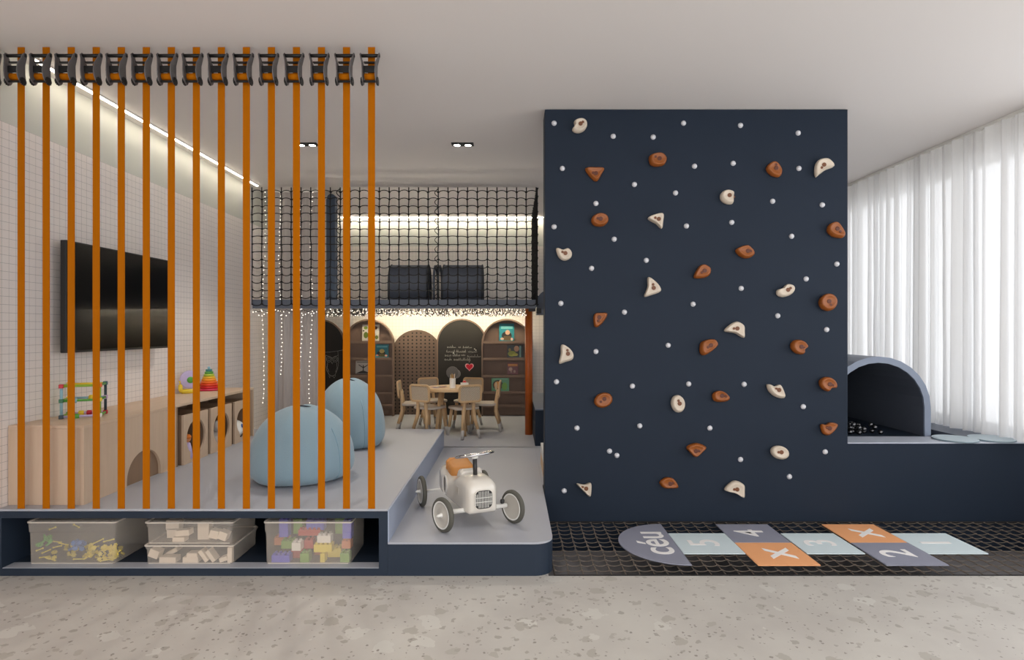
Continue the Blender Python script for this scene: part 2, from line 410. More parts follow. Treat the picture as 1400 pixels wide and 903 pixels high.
# ------------------------------------------------------------------ holds and studs
CREAM = mat('cream_resin', rgb(210, 196, 178), .5, noise=(30, .06), bump=(250, .15))
RUST = mat('orange_resin', rgb(146, 80, 26), .42, noise=(30, .1), bump=(250, .15))
BOLT = mat('bolt_hole', rgb(112, 66, 36), .5)
BOLT_O = mat('bolt_hole_orange', rgb(88, 38, 14), .5)
KH = 1.275
def ell(w, h, rot=0, notch=None, n=10):
    o = []
    for i in range(n):
        a = 2 * PI * i / n; x, y = w / 2 * math.cos(a), h / 2 * math.sin(a)
        if notch is not None and abs((a - notch + PI) % (2 * PI) - PI) < .4: x *= .62; y *= .62
        c, s = math.cos(rot), math.sin(rot); o.append((x * c - y * s, x * s + y * c))
    return o
def rel(cx_, cy_, pts): return [(x - cx_, cy_ - y) for x, y in pts]
# centre px, colour, outline (px, y up), main bolt, small bolt, short description
HOLDS = [
 (792, 172, 'w', ell(21, 17, .5, 2.4), (1, 1), (5, 4), 'cream notched hold in the top left corner'),
 (813, 239, 'o', rel(813, 239, [(801, 231), (813, 230), (825, 231), (822, 238), (816, 247), (808, 242)]), (1, 0), (-4, 1), 'orange downward-pointing triangular hold'),
 (899, 218, 'o', rel(899, 218, [(888, 216), (892, 211), (904, 210), (910, 217), (907, 225), (897, 227), (890, 224)]), (1, 0), (-6, 3), 'topmost orange hold'),
 (1059, 231, 'o', rel(1059, 231, [(1049, 230), (1056, 222), (1063, 223), (1069, 233), (1066, 241), (1056, 239)]), (2, 0), (2, 6), 'lumpy orange hold left of the top right crescent'),
 (1127, 229, 'w', rel(1127, 229, [(1117, 241), (1116, 229), (1120, 220), (1130, 217), (1137, 220), (1141, 227), (1130, 232), (1123, 237)]), (0, 3), (-4, -2), 'cream crescent hold in the top right corner'),
 (996, 270, 'w', ell(21, 17, -.45, .35), (0, 1), (7, -2), 'cream bean-shaped hold at upper middle'),
 (820, 301, 'o', ell(22, 17, .1), (0, 0), (-5, 1), 'orange oval hold below the orange triangle'),
 (898, 302, 'w', rel(898, 302, [(887, 299), (897, 294), (907, 293), (907, 303), (905, 312), (898, 306)]), (4, 1), (-2, 3), 'small cream triangular hold below the topmost orange one'),
 (771, 347, 'w', rel(771, 347, [(761, 340), (769, 342), (776, 340), (781, 346), (779, 353), (771, 356), (764, 351)]), (1, 0), (-4, 2), 'cream pointed hold near the left edge'),
 (892, 393, 'w', rel(892, 393, [(887, 380), (897, 386), (903, 394), (902, 399), (892, 403), (882, 405), (886, 393)]), (2, -2), (1, 4), 'cream half-moon hold standing upright mid-left'),
 (820, 437, 'o', rel(820, 437, [(813, 431), (822, 429), (830, 430), (826, 439), (818, 447), (813, 445)]), (-1, 2), (-3, -4), 'orange wedge hold below the left stretch'),
 (1143, 315, 'o', rel(1143, 315, [(1133, 316), (1135, 308), (1143, 305), (1149, 310), (1155, 321), (1151, 325), (1140, 323)]), (1, 0), (6, -5), 'orange teardrop hold at the upper right edge'),
 (1019, 345, 'o', rel(1019, 345, [(1007, 343), (1014, 338), (1023, 337), (1031, 346), (1026, 352), (1016, 352)]), (3, 0), (8, 0), 'orange lens-shaped hold right of centre'),
 (961, 372, 'o', rel(961, 372, [(950, 379), (956, 366), (963, 363), (971, 368), (970, 376), (962, 380)]), (2, 0), (-3, -3), 'orange teardrop hold at the wall centre'),
 (1075, 398, 'w', ell(24, 15, .35, 2.0), (2, 0), (6, 3), 'cream bean-shaped hold right of centre'),
 (1133, 414, 'o', ell(23, 22, .3), (0, 0), (3, -6), 'big round orange hold near the right edge'),
 (1006, 452, 'w', rel(1006, 452, [(992, 453), (999, 445), (1008, 441), (1017, 446), (1018, 454), (1017, 462), (1006, 456)]), (2, 2), (-4, 2), 'cream crescent hold at mid height'),
 (774, 485, 'w', rel(774, 485, [(768, 473), (777, 477), (783, 485), (782, 492), (774, 495), (765, 497), (767, 485)]), (2, -1), (1, 5), 'cream half-moon hold at the lower left edge'),
 (825, 548, 'o', ell(24, 19, .35), (1, 2), (-5, -3), 'smooth orange oval hold at lower left'),
 (927, 553, 'w', ell(17, 23, .2), (1, 0), (-1, 5), 'cream upright oval hold at lower middle'),
 (799, 670, 'w', rel(799, 670, [(789, 663), (799, 664), (807, 662), (808, 671), (806, 680), (798, 673)]), (2, 1), (-4, 4), 'cream shard-like hold in the bottom left corner'),
 (915, 663, 'o', rel(915, 663, [(903, 661), (910, 655), (920, 656), (927, 667), (918, 669), (908, 668)]), (1, 0), (5, 1), 'lowest orange hold'),
 (952, 616, 'o', rel(952, 616, [(940, 612), (952, 607), (965, 612), (960, 619), (952, 625), (944, 619)]), (-1, -1), (4, -1), 'orange flat-topped hold pointing down at lower middle'),
 (969, 475, 'o', rel(969, 475, [(959, 470), (967, 466), (976, 466), (980, 473), (972, 481), (963, 486), (958, 482)]), (1, 1), (-4, -2), 'blocky orange hold left of the mid-height crescent'),
 (1093, 475, 'o', ell(22, 18, -.5, .0), (1, 0), (6, -2), 'notched orange hold at mid right'),
 (1061, 536, 'w', rel(1061, 536, [(1050, 527), (1058, 530), (1066, 528), (1072, 540), (1071, 545), (1061, 543), (1053, 536)]), (3, 1), (-2, 4), 'cream wavy hold at lower right'),
 (1133, 526, 'o', ell(23, 18, -.4, -.6), (1, 0), (6, -2), 'notched orange hold at the right edge'),
 (986, 543, 'o', rel(986, 543, [(975, 541), (981, 536), (990, 538), (997, 546), (990, 550), (978, 549)]), (0, 0), (6, -1), 'orange teardrop hold pointing right at lower middle'),
 (1135, 587, 'o', rel(1135, 587, [(1124, 582), (1131, 582), (1136, 579), (1146, 582), (1141, 591), (1133, 596), (1126, 592)]), (0, 0), (-5, 1), 'lowest orange hold at the right edge'),
 (1067, 620, 'w', ell(24, 17, -.35), (1, 0), (-4, 0), 'cream tilted oval hold at lower right'),
 (1006, 671, 'w', rel(1006, 671, [(992, 671), (999, 662), (1007, 659), (1017, 664), (1018, 672), (1017, 681), (1006, 675)]), (2, 2), (-3, 2), 'lowest cream crescent hold'),
]
S = U * KH
def make_hold(h, i):
    px, py, c, ol, b1, b2, short = h
    rnd = random.Random(i)
    e = empty('climbing_hold', (X(px, KH), YWL - .0004, Z(py, KH)), 0, short + ' on the navy climbing wall', 'climbing hold', 'climbing holds')
    pts = curve_pts([(x, y, 0) for x, y in ol], 5)
    dep = rnd.uniform(.038, .055)
    tx, ty = rnd.uniform(-1.2, 1.2), rnd.uniform(.3, 2.0)
    rings = []
    for f, sc_, sh_ in ((0, .97, 0), (.25, 1.06, .1), (.55, 1.06, .4), (.8, .98, .8), (.95, .88, 1), (1.0, .79, 1), (.90, .64, 1), (.84, .38, 1), (.83, .05, 1)):
        rings.append([Vector(((p.x * sc_ + tx * sh_) * S, -dep * f, (p.y * sc_ + ty * sh_) * S)) for p in pts])
    m_ = MB(); m_.loft(rings); m_.build('hold_body', CREAM if c == 'w' else RUST, e, smooth=True)
    for (bx, by), r in ((b1, 2.9), (b2, 1.8)):
        m_ = MB(); q = Matrix.Rotation(PI / 2, 4, 'X')
        r *= S
        m_.lathe([(r, 0), (r, .005), (r * .8, .006), (.0003, .006)], ((bx * .8 + tx) * S, -dep * .83 + .002, (by * .8 + ty) * S), 14, q)
        m_.build('bolt_hole', BOLT if c == 'w' else BOLT_O, e, smooth=False)
for i, h in enumerate(HOLDS): make_hold(h, i)
STUDS = [(757.7,168),(838.7,186),(893.4,187),(935,168),(769,230),(867.7,252),(924,263.6),(950,227),(815,278),(1013,171),(1092,181.5),(1003,223),(1093,230),(1057,275),(1125,280),(757.7,310),(840,327),(809,367),(884,356),(939,309),(767,415),(948,416),(854,427),(1001,304),(1083,323),(1145,361),(1103,381.5),(1014,394.5),(1064,432),(1131,451),(815,481),(914,472.5),(761,522.6),(865,528.5),(942,525.5),(789,586),(875,583),(833.6,617.6),(843.6,623.5),(771.5,672),(1018,526),(1099,556.6),(971,586),(1013,629),(1129,618.5),(1080,652.5)]
def compass(dx, dy):
    a = math.degrees(math.atan2(-dy, dx)) % 360
    return ['right of', 'up and right of', 'above', 'up and left of', 'left of', 'down and left of', 'below', 'down and right of'][int((a + 22.5) // 45) % 8]
used_lab = set(); stud0 = None
for sx_, sy_ in STUDS:
    c = sorted(HOLDS, key=lambda h: (h[0] - sx_) ** 2 + (h[1] - sy_) ** 2)
    for h in c:
        l = 'white stud ' + compass(sx_ - h[0], sy_ - h[1]) + ' the ' + h[6]
        if l not in used_lab: break
    used_lab.add(l)
    loc = (X(sx_, 1.282), YWL, Z(sy_, 1.282))
    if stud0 is None:
        m_ = MB(); r = 3.6 * U * KW
        m_.lathe([(r, .0002), (r * .98, .003), (r * .85, r * .45), (r * .6, r * .75), (r * .3, r * .92), (.0002, r * .96)], (0, 0, 0), 16, Matrix.Rotation(PI / 2, 4, 'X'))
        stud0 = m_.build('wall_stud', mat('stud_white', rgb(214, 214, 218), .35), smooth=True); o = stud0
    else: o = stud0.copy(); C.objects.link(o)
    o.location = loc; tag(o, l, 'stud', 'white studs on the climbing wall')

# ------------------------------------------------------------------ ratchet straps
def section_plate(mb, side, path, t=.0045):
    rings = []
    for xx, z, ya, yb in path:
        rings.append([Vector((side * (xx - t / 2), ya, z)), Vector((side * (xx + t / 2), ya, z)), Vector((side * (xx + t / 2), yb, z)), Vector((side * (xx - t / 2), yb, z))])
    mb.loft(rings)
SK = 1.004
def make_strap():
    e = empty('ratchet_strap', (0, SK * D, ZU))
    H = ZC - ZU
    m_ = MB(); w = 9.6 * U / 2
    m_.box(-w, w, -.0015, .0015, .0005, H - .0005); m_.build('webbing', ORANGE, e)
    zc = Z(97, 1.0) - ZU
    rk = empty('ratchet_buckle', (0, -.028, zc)); rk.parent = e
    m_ = MB()
    for sd in (-1, 1):
        section_plate(m_, sd, [(.047, .080, -.010, .004), (.047, .068, -.022, .006), (.041, .045, -.026, .008), (.034, .020, -.036, .010), (.032, -.02, -.040, .014), (.033, -.045, -.036, .016), (.034, -.066, -.026, .014), (.034, -.078, -.010, .006)])
    m_.build('side_plates', GUN, rk, bevel=.001)
    m_ = MB(); m_.tube([(-.050, -.004, .068), (.050, -.004, .068)], .009, 10); m_.build('handle_bar', BLACK, rk, True)
    m_ = MB(); m_.box(-.031, .031, -.018, -.012, -.022, .012); m_.box(-.031, .031, -.012, .006, .030, .036)
    m_.build('release_plate', BLACK, rk, bevel=.001)
    m_ = MB(); m_.tube([(-.026, -.002, -.038), (.026, -.002, -.038)], .017, 16); m_.build('wound_webbing', ORANGE, rk, True)
    m_ = MB()
    for sd in (-1, 1):
        n_ = 12; pl = []
        for i in range(n_ * 2):
            r = .021 if i % 2 else .0165; a = PI * i / n_; pl.append((r * math.cos(a), r * math.sin(a)))
        m_.prism(pl, lambda u, v, d: (d, u - .008, v - .064), sd * .037, sd * .043)
    m_.tube([(-.043, -.008, -.064), (.043, -.008, -.064)], .006, 8)
    m_.build('ratchet_gear', BLACK, rk)
    return e
strap0 = make_strap()
sxs = [-5.2] + [29 + 34.21 * i for i in range(15)]
for i, sx_ in enumerate(sxs):
    if i == 0:
        o = strap0; o.location = (X(sx_, SK), SK * D, ZU); lab = 'orange ratchet strap cut off by the left frame edge, only buckle showing'
    else:
        o = dup(strap0, (X(sx_, SK), SK * D, ZU))
        if i == 15: lab = 'rightmost orange ratchet strap, hanging in front of the arched bookshelf'
        else: lab = 'full orange ratchet strap, %s from the left of the screen' % ORD[i - 1]
    tag(o, lab, 'strap', 'orange ratchet straps forming the screen')

# ------------------------------------------------------------------ loft (mezzanine)
MZ0, MZ1 = CAMZ + 58.7 * U, CAMZ + 82.6 * U
KM = 1.99
lf = empty('loft_deck', (0, KM * D, MZ0), 0, 'slate-blue raised loft deck under the rope net, carried by an orange post', 'loft')
m = MB(); m.box(-706 * U, 66 * U, 0, .035, 0, MZ1 - MZ0); m.build('front_beam', SLATE, lf)
m = MB(); m.box(-500 * U, 66 * U, .095, YB - KM * D - .001, .065, MZ1 - MZ0 - .002); m.build('deck_board', SLATE, lf)
m = MB(); xp = X(723, 2.03); m.tube([(xp, .045 * D, ZL - MZ0), (xp, .045 * D, .0645)], 5.2 * 2 * U, 24); m.build('support_post', mat('orange_post', rgb(176, 84, 18), .4), lf, True)
m = MB(); m.box(66.5 * U, 80 * U, -.03, .05, -.05, .0); m.box(45 * U, 64 * U, -.02, .03, -.03, 0); m.build('post_bracket', BLACK, lf, bevel=.004)
# LED under the deck
led('led_profile', -490 * U, 50 * U, YB - .33, YB - .31, MZ0 + .048, MZ0 + .0645, 'warm linear light tucked under the loft above the arched boards', emis('led_warm', (1, .86, .6, 1), LED_M * 5), 'X', 0)
led('led_profile', -480 * U, 40 * U, KM * D + .044, KM * D + .062, MZ1 - .028, MZ1 - .013, 'added upward fill light hidden behind the front beam of the loft', emis('loft_fill', (1, .90, .74, 1), LED_FILL * 5), 'X', 1)  # added fill strip, hidden by the beam, brightens the loft wall
# net
def net_panel(mb, org, du, dv, nu, nv, r, sag, knot, seed):
    rnd = random.Random(seed)
    G = [[org + du * (i + rnd.uniform(-.04, .04)) + dv * (j + rnd.uniform(-.06, .06)) for j in range(nv + 1)] for i in range(nu + 1)]
    for i in range(nu + 1):
        mb.tube(G[i], r, 4)
    for j in range(nv + 1):
        for i in range(nu):
            a, b_ = G[i][j], G[i + 1][j]; s_ = sag(j) if callable(sag) else sag
            pts = [a.lerp(b_, t_ / 6) + (s_ * (4 * (t_ / 6) * (1 - t_ / 6))) for t_ in range(7)]
            mb.tube(pts, r * .72, 4, caps=False)
    for i in range(nu + 1):
        for j in range(nv + 1):
            c_ = G[i][j]; k_ = knot
            mb.box(-k_ * 1.3, k_ * 1.3, -k_, k_, -k_ * .7, k_ * .7, Matrix.Translation(c_) @ Matrix.Rotation(rnd.uniform(-.5, .5), 4, 'Z'))
nx0, nx1 = X(345, KM), X(733, KM); nt_ = ZC - .002; nb_ = Z(416.5, KM)
gn = empty('safety_net', ((nx0 + nx1) / 2, KM * D - .008, nb_), 0, 'black knotted rope safety net hung from ceiling to the loft edge', 'net')
nu, nv = 29, 15
o0 = Vector((nx0 - (nx0 + nx1) / 2, 0, 0))
m = MB(); net_panel(m, o0, Vector(((nx1 - nx0) / nu, 0, 0)), Vector((0, 0, (nt_ - nb_) / (nv + .6))), nu, nv, .0058, lambda j: Vector((0, 0, .016 * (j - 6) / 9 if j > 6 else -.014)), .008, 3)
for i in range(nu + 1):
    xx = o0.x + (nx1 - nx0) / nu * i
    m.tube([(xx, 0, (nt_ - nb_) * nv / (nv + .6)), (xx, 0, nt_ - nb_)], .0058, 4)
m.build('front_net', ROPE, gn)
m = MB(); ln = YB - KM * D
net_panel(m, Vector((nx1 - (nx0 + nx1) / 2 + .012, .03, 0)), Vector((0, (ln - .06) / 20, 0)), Vector((0, 0, (nt_ - nb_) / (nv + .02))), 20, nv, .0058, Vector((0, 0, .012)), .008, 9)
m.build('side_net', ROPE, gn)
for px in (463, 597):
    xx = X(px, KM) - (nx0 + nx1) / 2; pts = []
    for i in range(150):
        f = i / 149; pts.append((xx + .018 * math.cos(f * 24 * PI), .014 * math.sin(f * 24 * PI), .03 + f * (nt_ - nb_ - .04)))
    m = MB(); m.tube(pts, .004, 4); m.build('lacing_cord', ROPE, gn)
# garland of tiny lights along the loft edge, and four hanging strings
GLOW = emis('fairy_bulb', (1, .9, .76, 1), 2.2)
WIRE = mat('thin_wire', rgb(70, 64, 58), .6)
bulb = MB(); bulb.ball((0, 0, 0), .0046, 6); bulb0 = bulb.build('bulb', GLOW, smooth=True)
def bulbs(parent, pts, first=[None]):
    for p in pts:
        if first[0] is None: first[0] = bulb0; o = bulb0
        else: o = bulb0.copy(); C.objects.link(o)
        o.parent = parent; o.location = p
gl = empty('light_garland', (0, KM * D - .012, MZ0), 0, 'dense glittering garland of tiny warm lights under the loft edge', 'fairy lights')
rnd = random.Random(3); gp = [(X(px, KM), rnd.uniform(-.006, .004), rnd.uniform(-.075, -.006) + .0) for px in [347 + 372 * i / 99 for i in range(100)]]
gp2 = [(X(rnd.uniform(440, 720), KM), rnd.uniform(-.006, .03), rnd.uniform(-.085, -.006)) for _ in range(330)]
m = MB(); m.tube([(p[0], p[1] * .5 + .006, -.012 - .012 * (i % 3)) for i, p in enumerate(gp)], .0035, 4)
for _ in range(230):
    xa = X(rnd.uniform(440, 716), KM); m.tube([(xa, .004, -.004), (xa + rnd.uniform(-.03, .03), .012, -.045), (xa + rnd.uniform(-.05, .05), .004, rnd.uniform(-.085, -.05))], .004, 3)
m.build('garland_wire', WIRE, gl)
bulbs(gl, gp)
m = MB()
for p in gp2: m.ball(p, .0034, 4)
st = m.build('tiny_bulbs', GLOW, gl); st['kind'] = 'stuff'
# grey drape behind, dark gap, and strings
GD = mat('grey_drape', rgb(182, 174, 170), .9)
KC = 2.035
gd = drape('grey_curtain', lambda s, d, z: (-660 * U + s, KC * D + d * .6, z), 133 * U, ZL + .008, ZC - .02, GD, .022, 4, seed=12)
tag(gd, 'plain grey full-height curtain in the left corner behind the loft edge', 'curtain')
m = MB(); m.box(-664 * U, -524 * U, KC * D - .008, KC * D + .008, ZC - .02, ZC - .001); m.build('curtain_track', WHITE, gd)
for i, (px, yb_, dx, w_) in enumerate(((362, 551, -1, 'leftmost string of fairy lights, hanging beside the mosaic wall'), (382, 512, 1, 'short string of fairy lights, second from the left on the grey curtain'), (411, 535, 0, 'string of fairy lights in the middle of the grey curtain'), (427, 551, -1, 'rightmost string of fairy lights on the grey curtain'))):
    e = empty('fairy_light_string', (X(px, 2.02), 2.02 * D, ZC - .03), 0, w_, 'fairy lights', 'hanging fairy light strings')
    rnd = random.Random(20 + i); zbot = Z(yb_, 2.02) - (ZC - .03); n_ = 46; pts = []
    for j in range(n_ + 1):
        f = j / n_; pts.append((.012 * math.sin(f * 9 + i) + rnd.uniform(-.006, .006) + dx * .02 * f, -.004, f * zbot))
    m = MB(); m.tube([(0, -.0, .028)] + pts, .0012, 3); m.build('wire', mat('pale_wire', rgb(190, 184, 176), .5), e)
    bulbs(e, [p for p in pts if not (-.98 < p[2] + ZC - .03 - MZ1 - .0 < -9)])
# upright navy cushion on loft
KP = 2.05
e = empty('upright_cushion', (X(452.5, KP), KP * D, MZ1), 0, 'tall narrow navy padded panel with rounded top standing on the loft', 'panel')
pw, ph = 5.6 * U * KP, Z(265, KP) - MZ1
m = MB(); pl = [(-pw, .0005), (pw, .0005), (pw, ph - pw)] + [(pw * math.cos(a), ph - pw + pw * math.sin(a)) for a in [PI * i / 10 for i in range(1, 10)]] + [(-pw, ph - pw)]
m.prism(pl, lambda u, v, d: (u, d, v), 0, .09); m.build('panel_body', mat('navy_upholstery', rgb(62, 74, 92), .7, bump=(80, .1)), e, bevel=.006)
m = MB(); m.box(-pw - .012, -pw - .0005, .01, .08, .0005, ph - .05); m.build('panel_edge', SLATE, e, bevel=.003)
# arch tunnels on the loft
UPH = mat('charcoal_upholstery', rgb(66, 72, 86), .75, bump=(90, .1))
def arch_profile(w, h, n=14): return [(-w, 0)] + [(-w * math.cos(PI * i / n), h * .45 + h * .55 * math.sin(PI * i / n)) for i in range(n + 1)] + [(w, 0)]
def tunnel(xa, xb, kc, w, h, t, label, hoop=False):
    e = empty('crawl_hoop' if hoop else 'crawl_tunnel', ((xa + xb) / 2, kc * D, MZ1), 0, label, 'hoop' if hoop else 'tunnel', None if not hoop else 'thin hoops between the crawl tunnels')
    outer = arch_profile(w, h); inner = arch_profile(w - t, h - t)
    L_ = (xb - xa) / 2; m_ = MB()
    ra = [[Vector((s_ * L_, u, v + .0003)) for u, v in q] for s_, q in ((-1, outer), (1, outer), (1, inner), (-1, inner))]
    m_.loft(ra, closed=False, caps=False, loop=True)
    # close feet
    for idx in (0, -1): m_._f([m_.bm.verts.new(r[idx]) for r in ra])
    o = m_.build('tunnel_shell' if not hoop else 'hoop_ring', UPH, e, smooth=False); smooth_by_angle(o, 40)
    if not hoop:
        for s_ in (-1, 1):
            m_ = MB(); m_.tube([(s_ * (L_ + .004), u * .97, v * .97 + .012) for u, v in outer], .010, 6); m_.build('end_piping', mat('piping', rgb(46, 50, 60), .7), e, True)
tunnel(X(524, 2.1), X(577, 2.1), 2.26, .2, .44, .05, 'left charcoal padded crawl tunnel on the loft behind the net')
tunnel(X(601, 2.1), X(656, 2.1), 2.26, .2, .44, .05, 'right charcoal padded crawl tunnel on the loft behind the net')
tunnel(X(586.5, 2.1), X(589.5, 2.1), 2.26, .2, .44, .03, 'left of two thin dark hoops between the loft tunnels', True)
tunnel(X(592.5, 2.1), X(595.5, 2.1), 2.26, .2, .44, .03, 'right of two thin dark hoops between the loft tunnels', True)
# ------------------------------------------------------------------ arched boards on the back wall
def arch_poly(hw, z1, n=18, zb=0.0): return [(-hw, zb), (hw, zb), (hw, z1 - hw)] + [(hw * math.cos(PI * i / n), z1 - hw + hw * math.sin(PI * i / n)) for i in range(1, n)] + [(-hw, z1 - hw)]
CHALKB = mat('chalkboard', rgb(38, 35, 33), .8, noise=(6, .12))
CHALK = mat('chalk', rgb(205, 202, 196), .95)
AR = 34.2
def arch_at(pxc, ytop, k): return X(pxc, k), Z(ytop, k) - ZL, AR * U * k
# peg board
KPG = 2.512
xc, h_, hw = arch_at(569.6, 451.2, KPG)
pg = empty('peg_board', (xc, KPG * D, ZL), 0, 'brown arched pegboard with rows of round holes, lowest of the arches', 'pegboard')
def peg_material(hw, h, du, dv, r):
    m_ = mat('peg_brown', rgb(122, 100, 86), .6); n = m_.node_tree; b_ = n.nodes['Principled BSDF']
    t = n.nodes.new('ShaderNodeTexCoord'); s_ = n.nodes.new('ShaderNodeSeparateXYZ'); n.links.new(t.outputs['Object'], s_.inputs[0])
    def M(op, a, c=None):
        k = n.nodes.new('ShaderNodeMath'); k.operation = op
        for i, v in enumerate((a, c)):
            if v is None: continue
            if isinstance(v, (int, float)): k.inputs[i].default_value = v
            else: n.links.new(v, k.inputs[i])
        return k.outputs[0]
    fu = M('MULTIPLY', M('SUBTRACT', M('FRACT', M('ADD', M('DIVIDE', s_.outputs[0], du), 100.5)), .5), du)
    fv = M('MULTIPLY', M('SUBTRACT', M('FRACT', M('ADD', M('DIVIDE', s_.outputs[2], dv), 100.5)), .5), dv)
    d = M('SQRT', M('ADD', M('MULTIPLY', fu, fu), M('MULTIPLY', fv, fv)))
    up = M('MAXIMUM', M('SUBTRACT', s_.outputs[2], h - hw), 0.0)
    e = M('SQRT', M('ADD', M('MULTIPLY', s_.outputs[0], s_.outputs[0]), M('MULTIPLY', up, up)))
    k = M('MULTIPLY', M('LESS_THAN', d, r), M('LESS_THAN', e, hw - .03))
    q = n.nodes.new('ShaderNodeMix'); q.data_type = 'RGBA'; q.inputs[6].default_value = rgb(102, 83, 71); q.inputs[7].default_value = rgb(22, 19, 17)
    n.links.new(k, q.inputs[0]); n.links.new(q.outputs[2], b_.inputs['Base Color']); return m_
m = MB(); m.prism(arch_poly(hw, h_), lambda u, v, d: (u, d, v), 0, .035); m.build('board', peg_material(hw, h_, 5.85 * U * KPG, 4.85 * U * KPG, .0108), pg, bevel=.002)
# chalkboards
KCB = 2.497
def chalkboard(pxc, ytop, label):
    xc, h_, hw = arch_at(pxc, ytop, KCB)
    e = empty('chalkboard', (xc, KCB * D, ZL), 0, label, 'chalkboard')
    m_ = MB(); m_.prism(arch_poly(hw, h_), lambda u, v, d: (u, d, v), 0, .03); m_.build('frame', WALNUT, e)
    m_ = MB(); m_.prism(arch_poly(hw - .018, h_ - .018, zb=.01), lambda u, v, d: (u, d, v), -.002, .0); m_.build('writing_surface', CHALKB, e)
    return e, xc, h_
def chalk_lines(e, xc, k, strokes, r=.0022, name='chalk_drawing', m_=None, y=-.004):
    mb = MB()
    for s_ in strokes:
        mb.tube([((X(px, k) - xc), y, Z(py, k) - ZL) for px, py in s_], r, 4)
    return mb.build(name, m_ or CHALK, e)
cb, xc, h_ = chalkboard(437, 436.5, 'left arched chalkboard with a chalk owl drawn on it')
def circ(cx_, cy_, rx, ry, n=14, a0=0, a1=2 * PI): return [(cx_ + rx * math.cos(a0 + (a1 - a0) * i / n), cy_ + ry * math.sin(a0 + (a1 - a0) * i / n)) for i in range(n + 1)]
owl = [circ(450, 491.5, 3.6, 3.8), circ(458.5, 491.5, 3.6, 3.8), circ(450, 491.5, 1.8, 2), circ(458.5, 491.5, 1.8, 2), [(453, 495), (454.3, 498), (455.6, 495)],
       [(445.5, 486), (445, 497), (447, 507), (450.5, 513), (454, 514.5), (458, 513), (461.5, 506), (463, 497), (462.5, 487)], [(444, 482), (452, 481.5), (460, 480.5), (470, 478.5)], [(462, 480), (462.5, 487)],
       [(445.5, 486), (450, 487.5), (454.5, 490), (458.5, 487.5), (462.5, 486)], [(450, 514), (451, 517), (453, 514.5)], [(455, 514.5), (457, 517), (459, 513.5)], [(448, 496), (447.5, 503), (450, 509)], [(460.5, 496), (461, 503), (459, 509)]]
chalk_lines(cb, xc, KCB, owl, .0011)
cb2, xc, h_ = chalkboard(631.2, 436, 'right arched chalkboard with handwriting and a red heart')
rnd = random.Random(11); st = []
for y, x0, x1 in ((475.3, 611.5, 622), (475.3, 627, 629), (475.5, 633, 644), (481.5, 610.5, 621), (481.5, 624, 637), (481.5, 640, 652), (486.8, 608.5, 616), (486.6, 619, 629), (486.2, 631, 636), (487.5, 639, 641), (488, 643, 656), (492.3, 608, 617), (492.5, 620.5, 642)):
    x = x0; w = []
    i = 0
    while x < x1:
        up = rnd.uniform(.5, 2.0) if rnd.random() < .75 else 3.2
        w += [(x, y + rnd.uniform(.2, .9)), (x + .55, y - up), (x + 1.0, y + .1), (x + 1.3, y + .7)]; x += rnd.uniform(1.5, 2.0)
    st.append(w)
st += [[(641.5, 489), (643, 493), (641, 495.5)]]
chalk_lines(cb2, xc, KCB, st, .0014, 'chalk_handwriting')
for cxx, cyy in ((649, 477.5), (650.6, 479), (620, 483)):
    m = MB(); m.ball((X(cxx, KCB) - xc, -.006, Z(cyy, KCB) - ZL), .009, 8); m.build('chalk_blossom', CHALK, cb2)
def heart(cx_, cy_, s_): return [(cx_ + s_ * 16 * math.sin(t) ** 3 / 16, cy_ - s_ * (13 * math.cos(t) - 5 * math.cos(2 * t) - 2 * math.cos(3 * t) - math.cos(4 * t)) / 16) for t in [2 * PI * i / 28 for i in range(28)]]
for nm, s_, y0_, col in (('heart_outline', 6.0, -.0035, rgb(220, 170, 175)), ('heart_fill', 4.7, -.0055, rgb(196, 28, 52))):
    m = MB(); m.prism([(X(px, KCB) - xc, Z(py, KCB) - ZL) for px, py in heart(641.8, 501.8, s_)], lambda u, v, d: (u, d, v), y0_, -.0021)
    m.build(nm, mat(nm, col, .8), cb2)
# grey discs
for (px, py, r, kk, lab, c) in ((623.5, 511.5, 6.2, 2.4868, 'smaller light grey disc overlapping behind the round grey disc on the chalkboard', 120), (618.5, 509.5, 8.3, 2.476, 'round dark grey disc fixed low on the right chalkboard', 98)):
    m = MB(); m.lathe([(r * U * kk, 0), (r * U * kk, .018), (r * U * kk * .96, .02), (.001, .02)], (0, 0, 0), 28, Matrix.Rotation(PI / 2, 4, 'X'))
    o = m.build('grey_disc', mat('disc_grey', rgb(c, c - 4, c - 4), .6), smooth=False, loc=(X(px, kk), kk * D, Z(py, kk))); tag(o, lab, 'disc')
    if c == 120: m = MB(); m.box(-.006, .006, .0005, (2.497 - 2.4868) * D - .003, -.006, .006); m.build('mount', GUN, o)
    else: m = MB(); m.box(-.006, .006, .0005, (2.497 - 2.476) * D - .003, -.006, .006); m.build('mount', GUN, o)
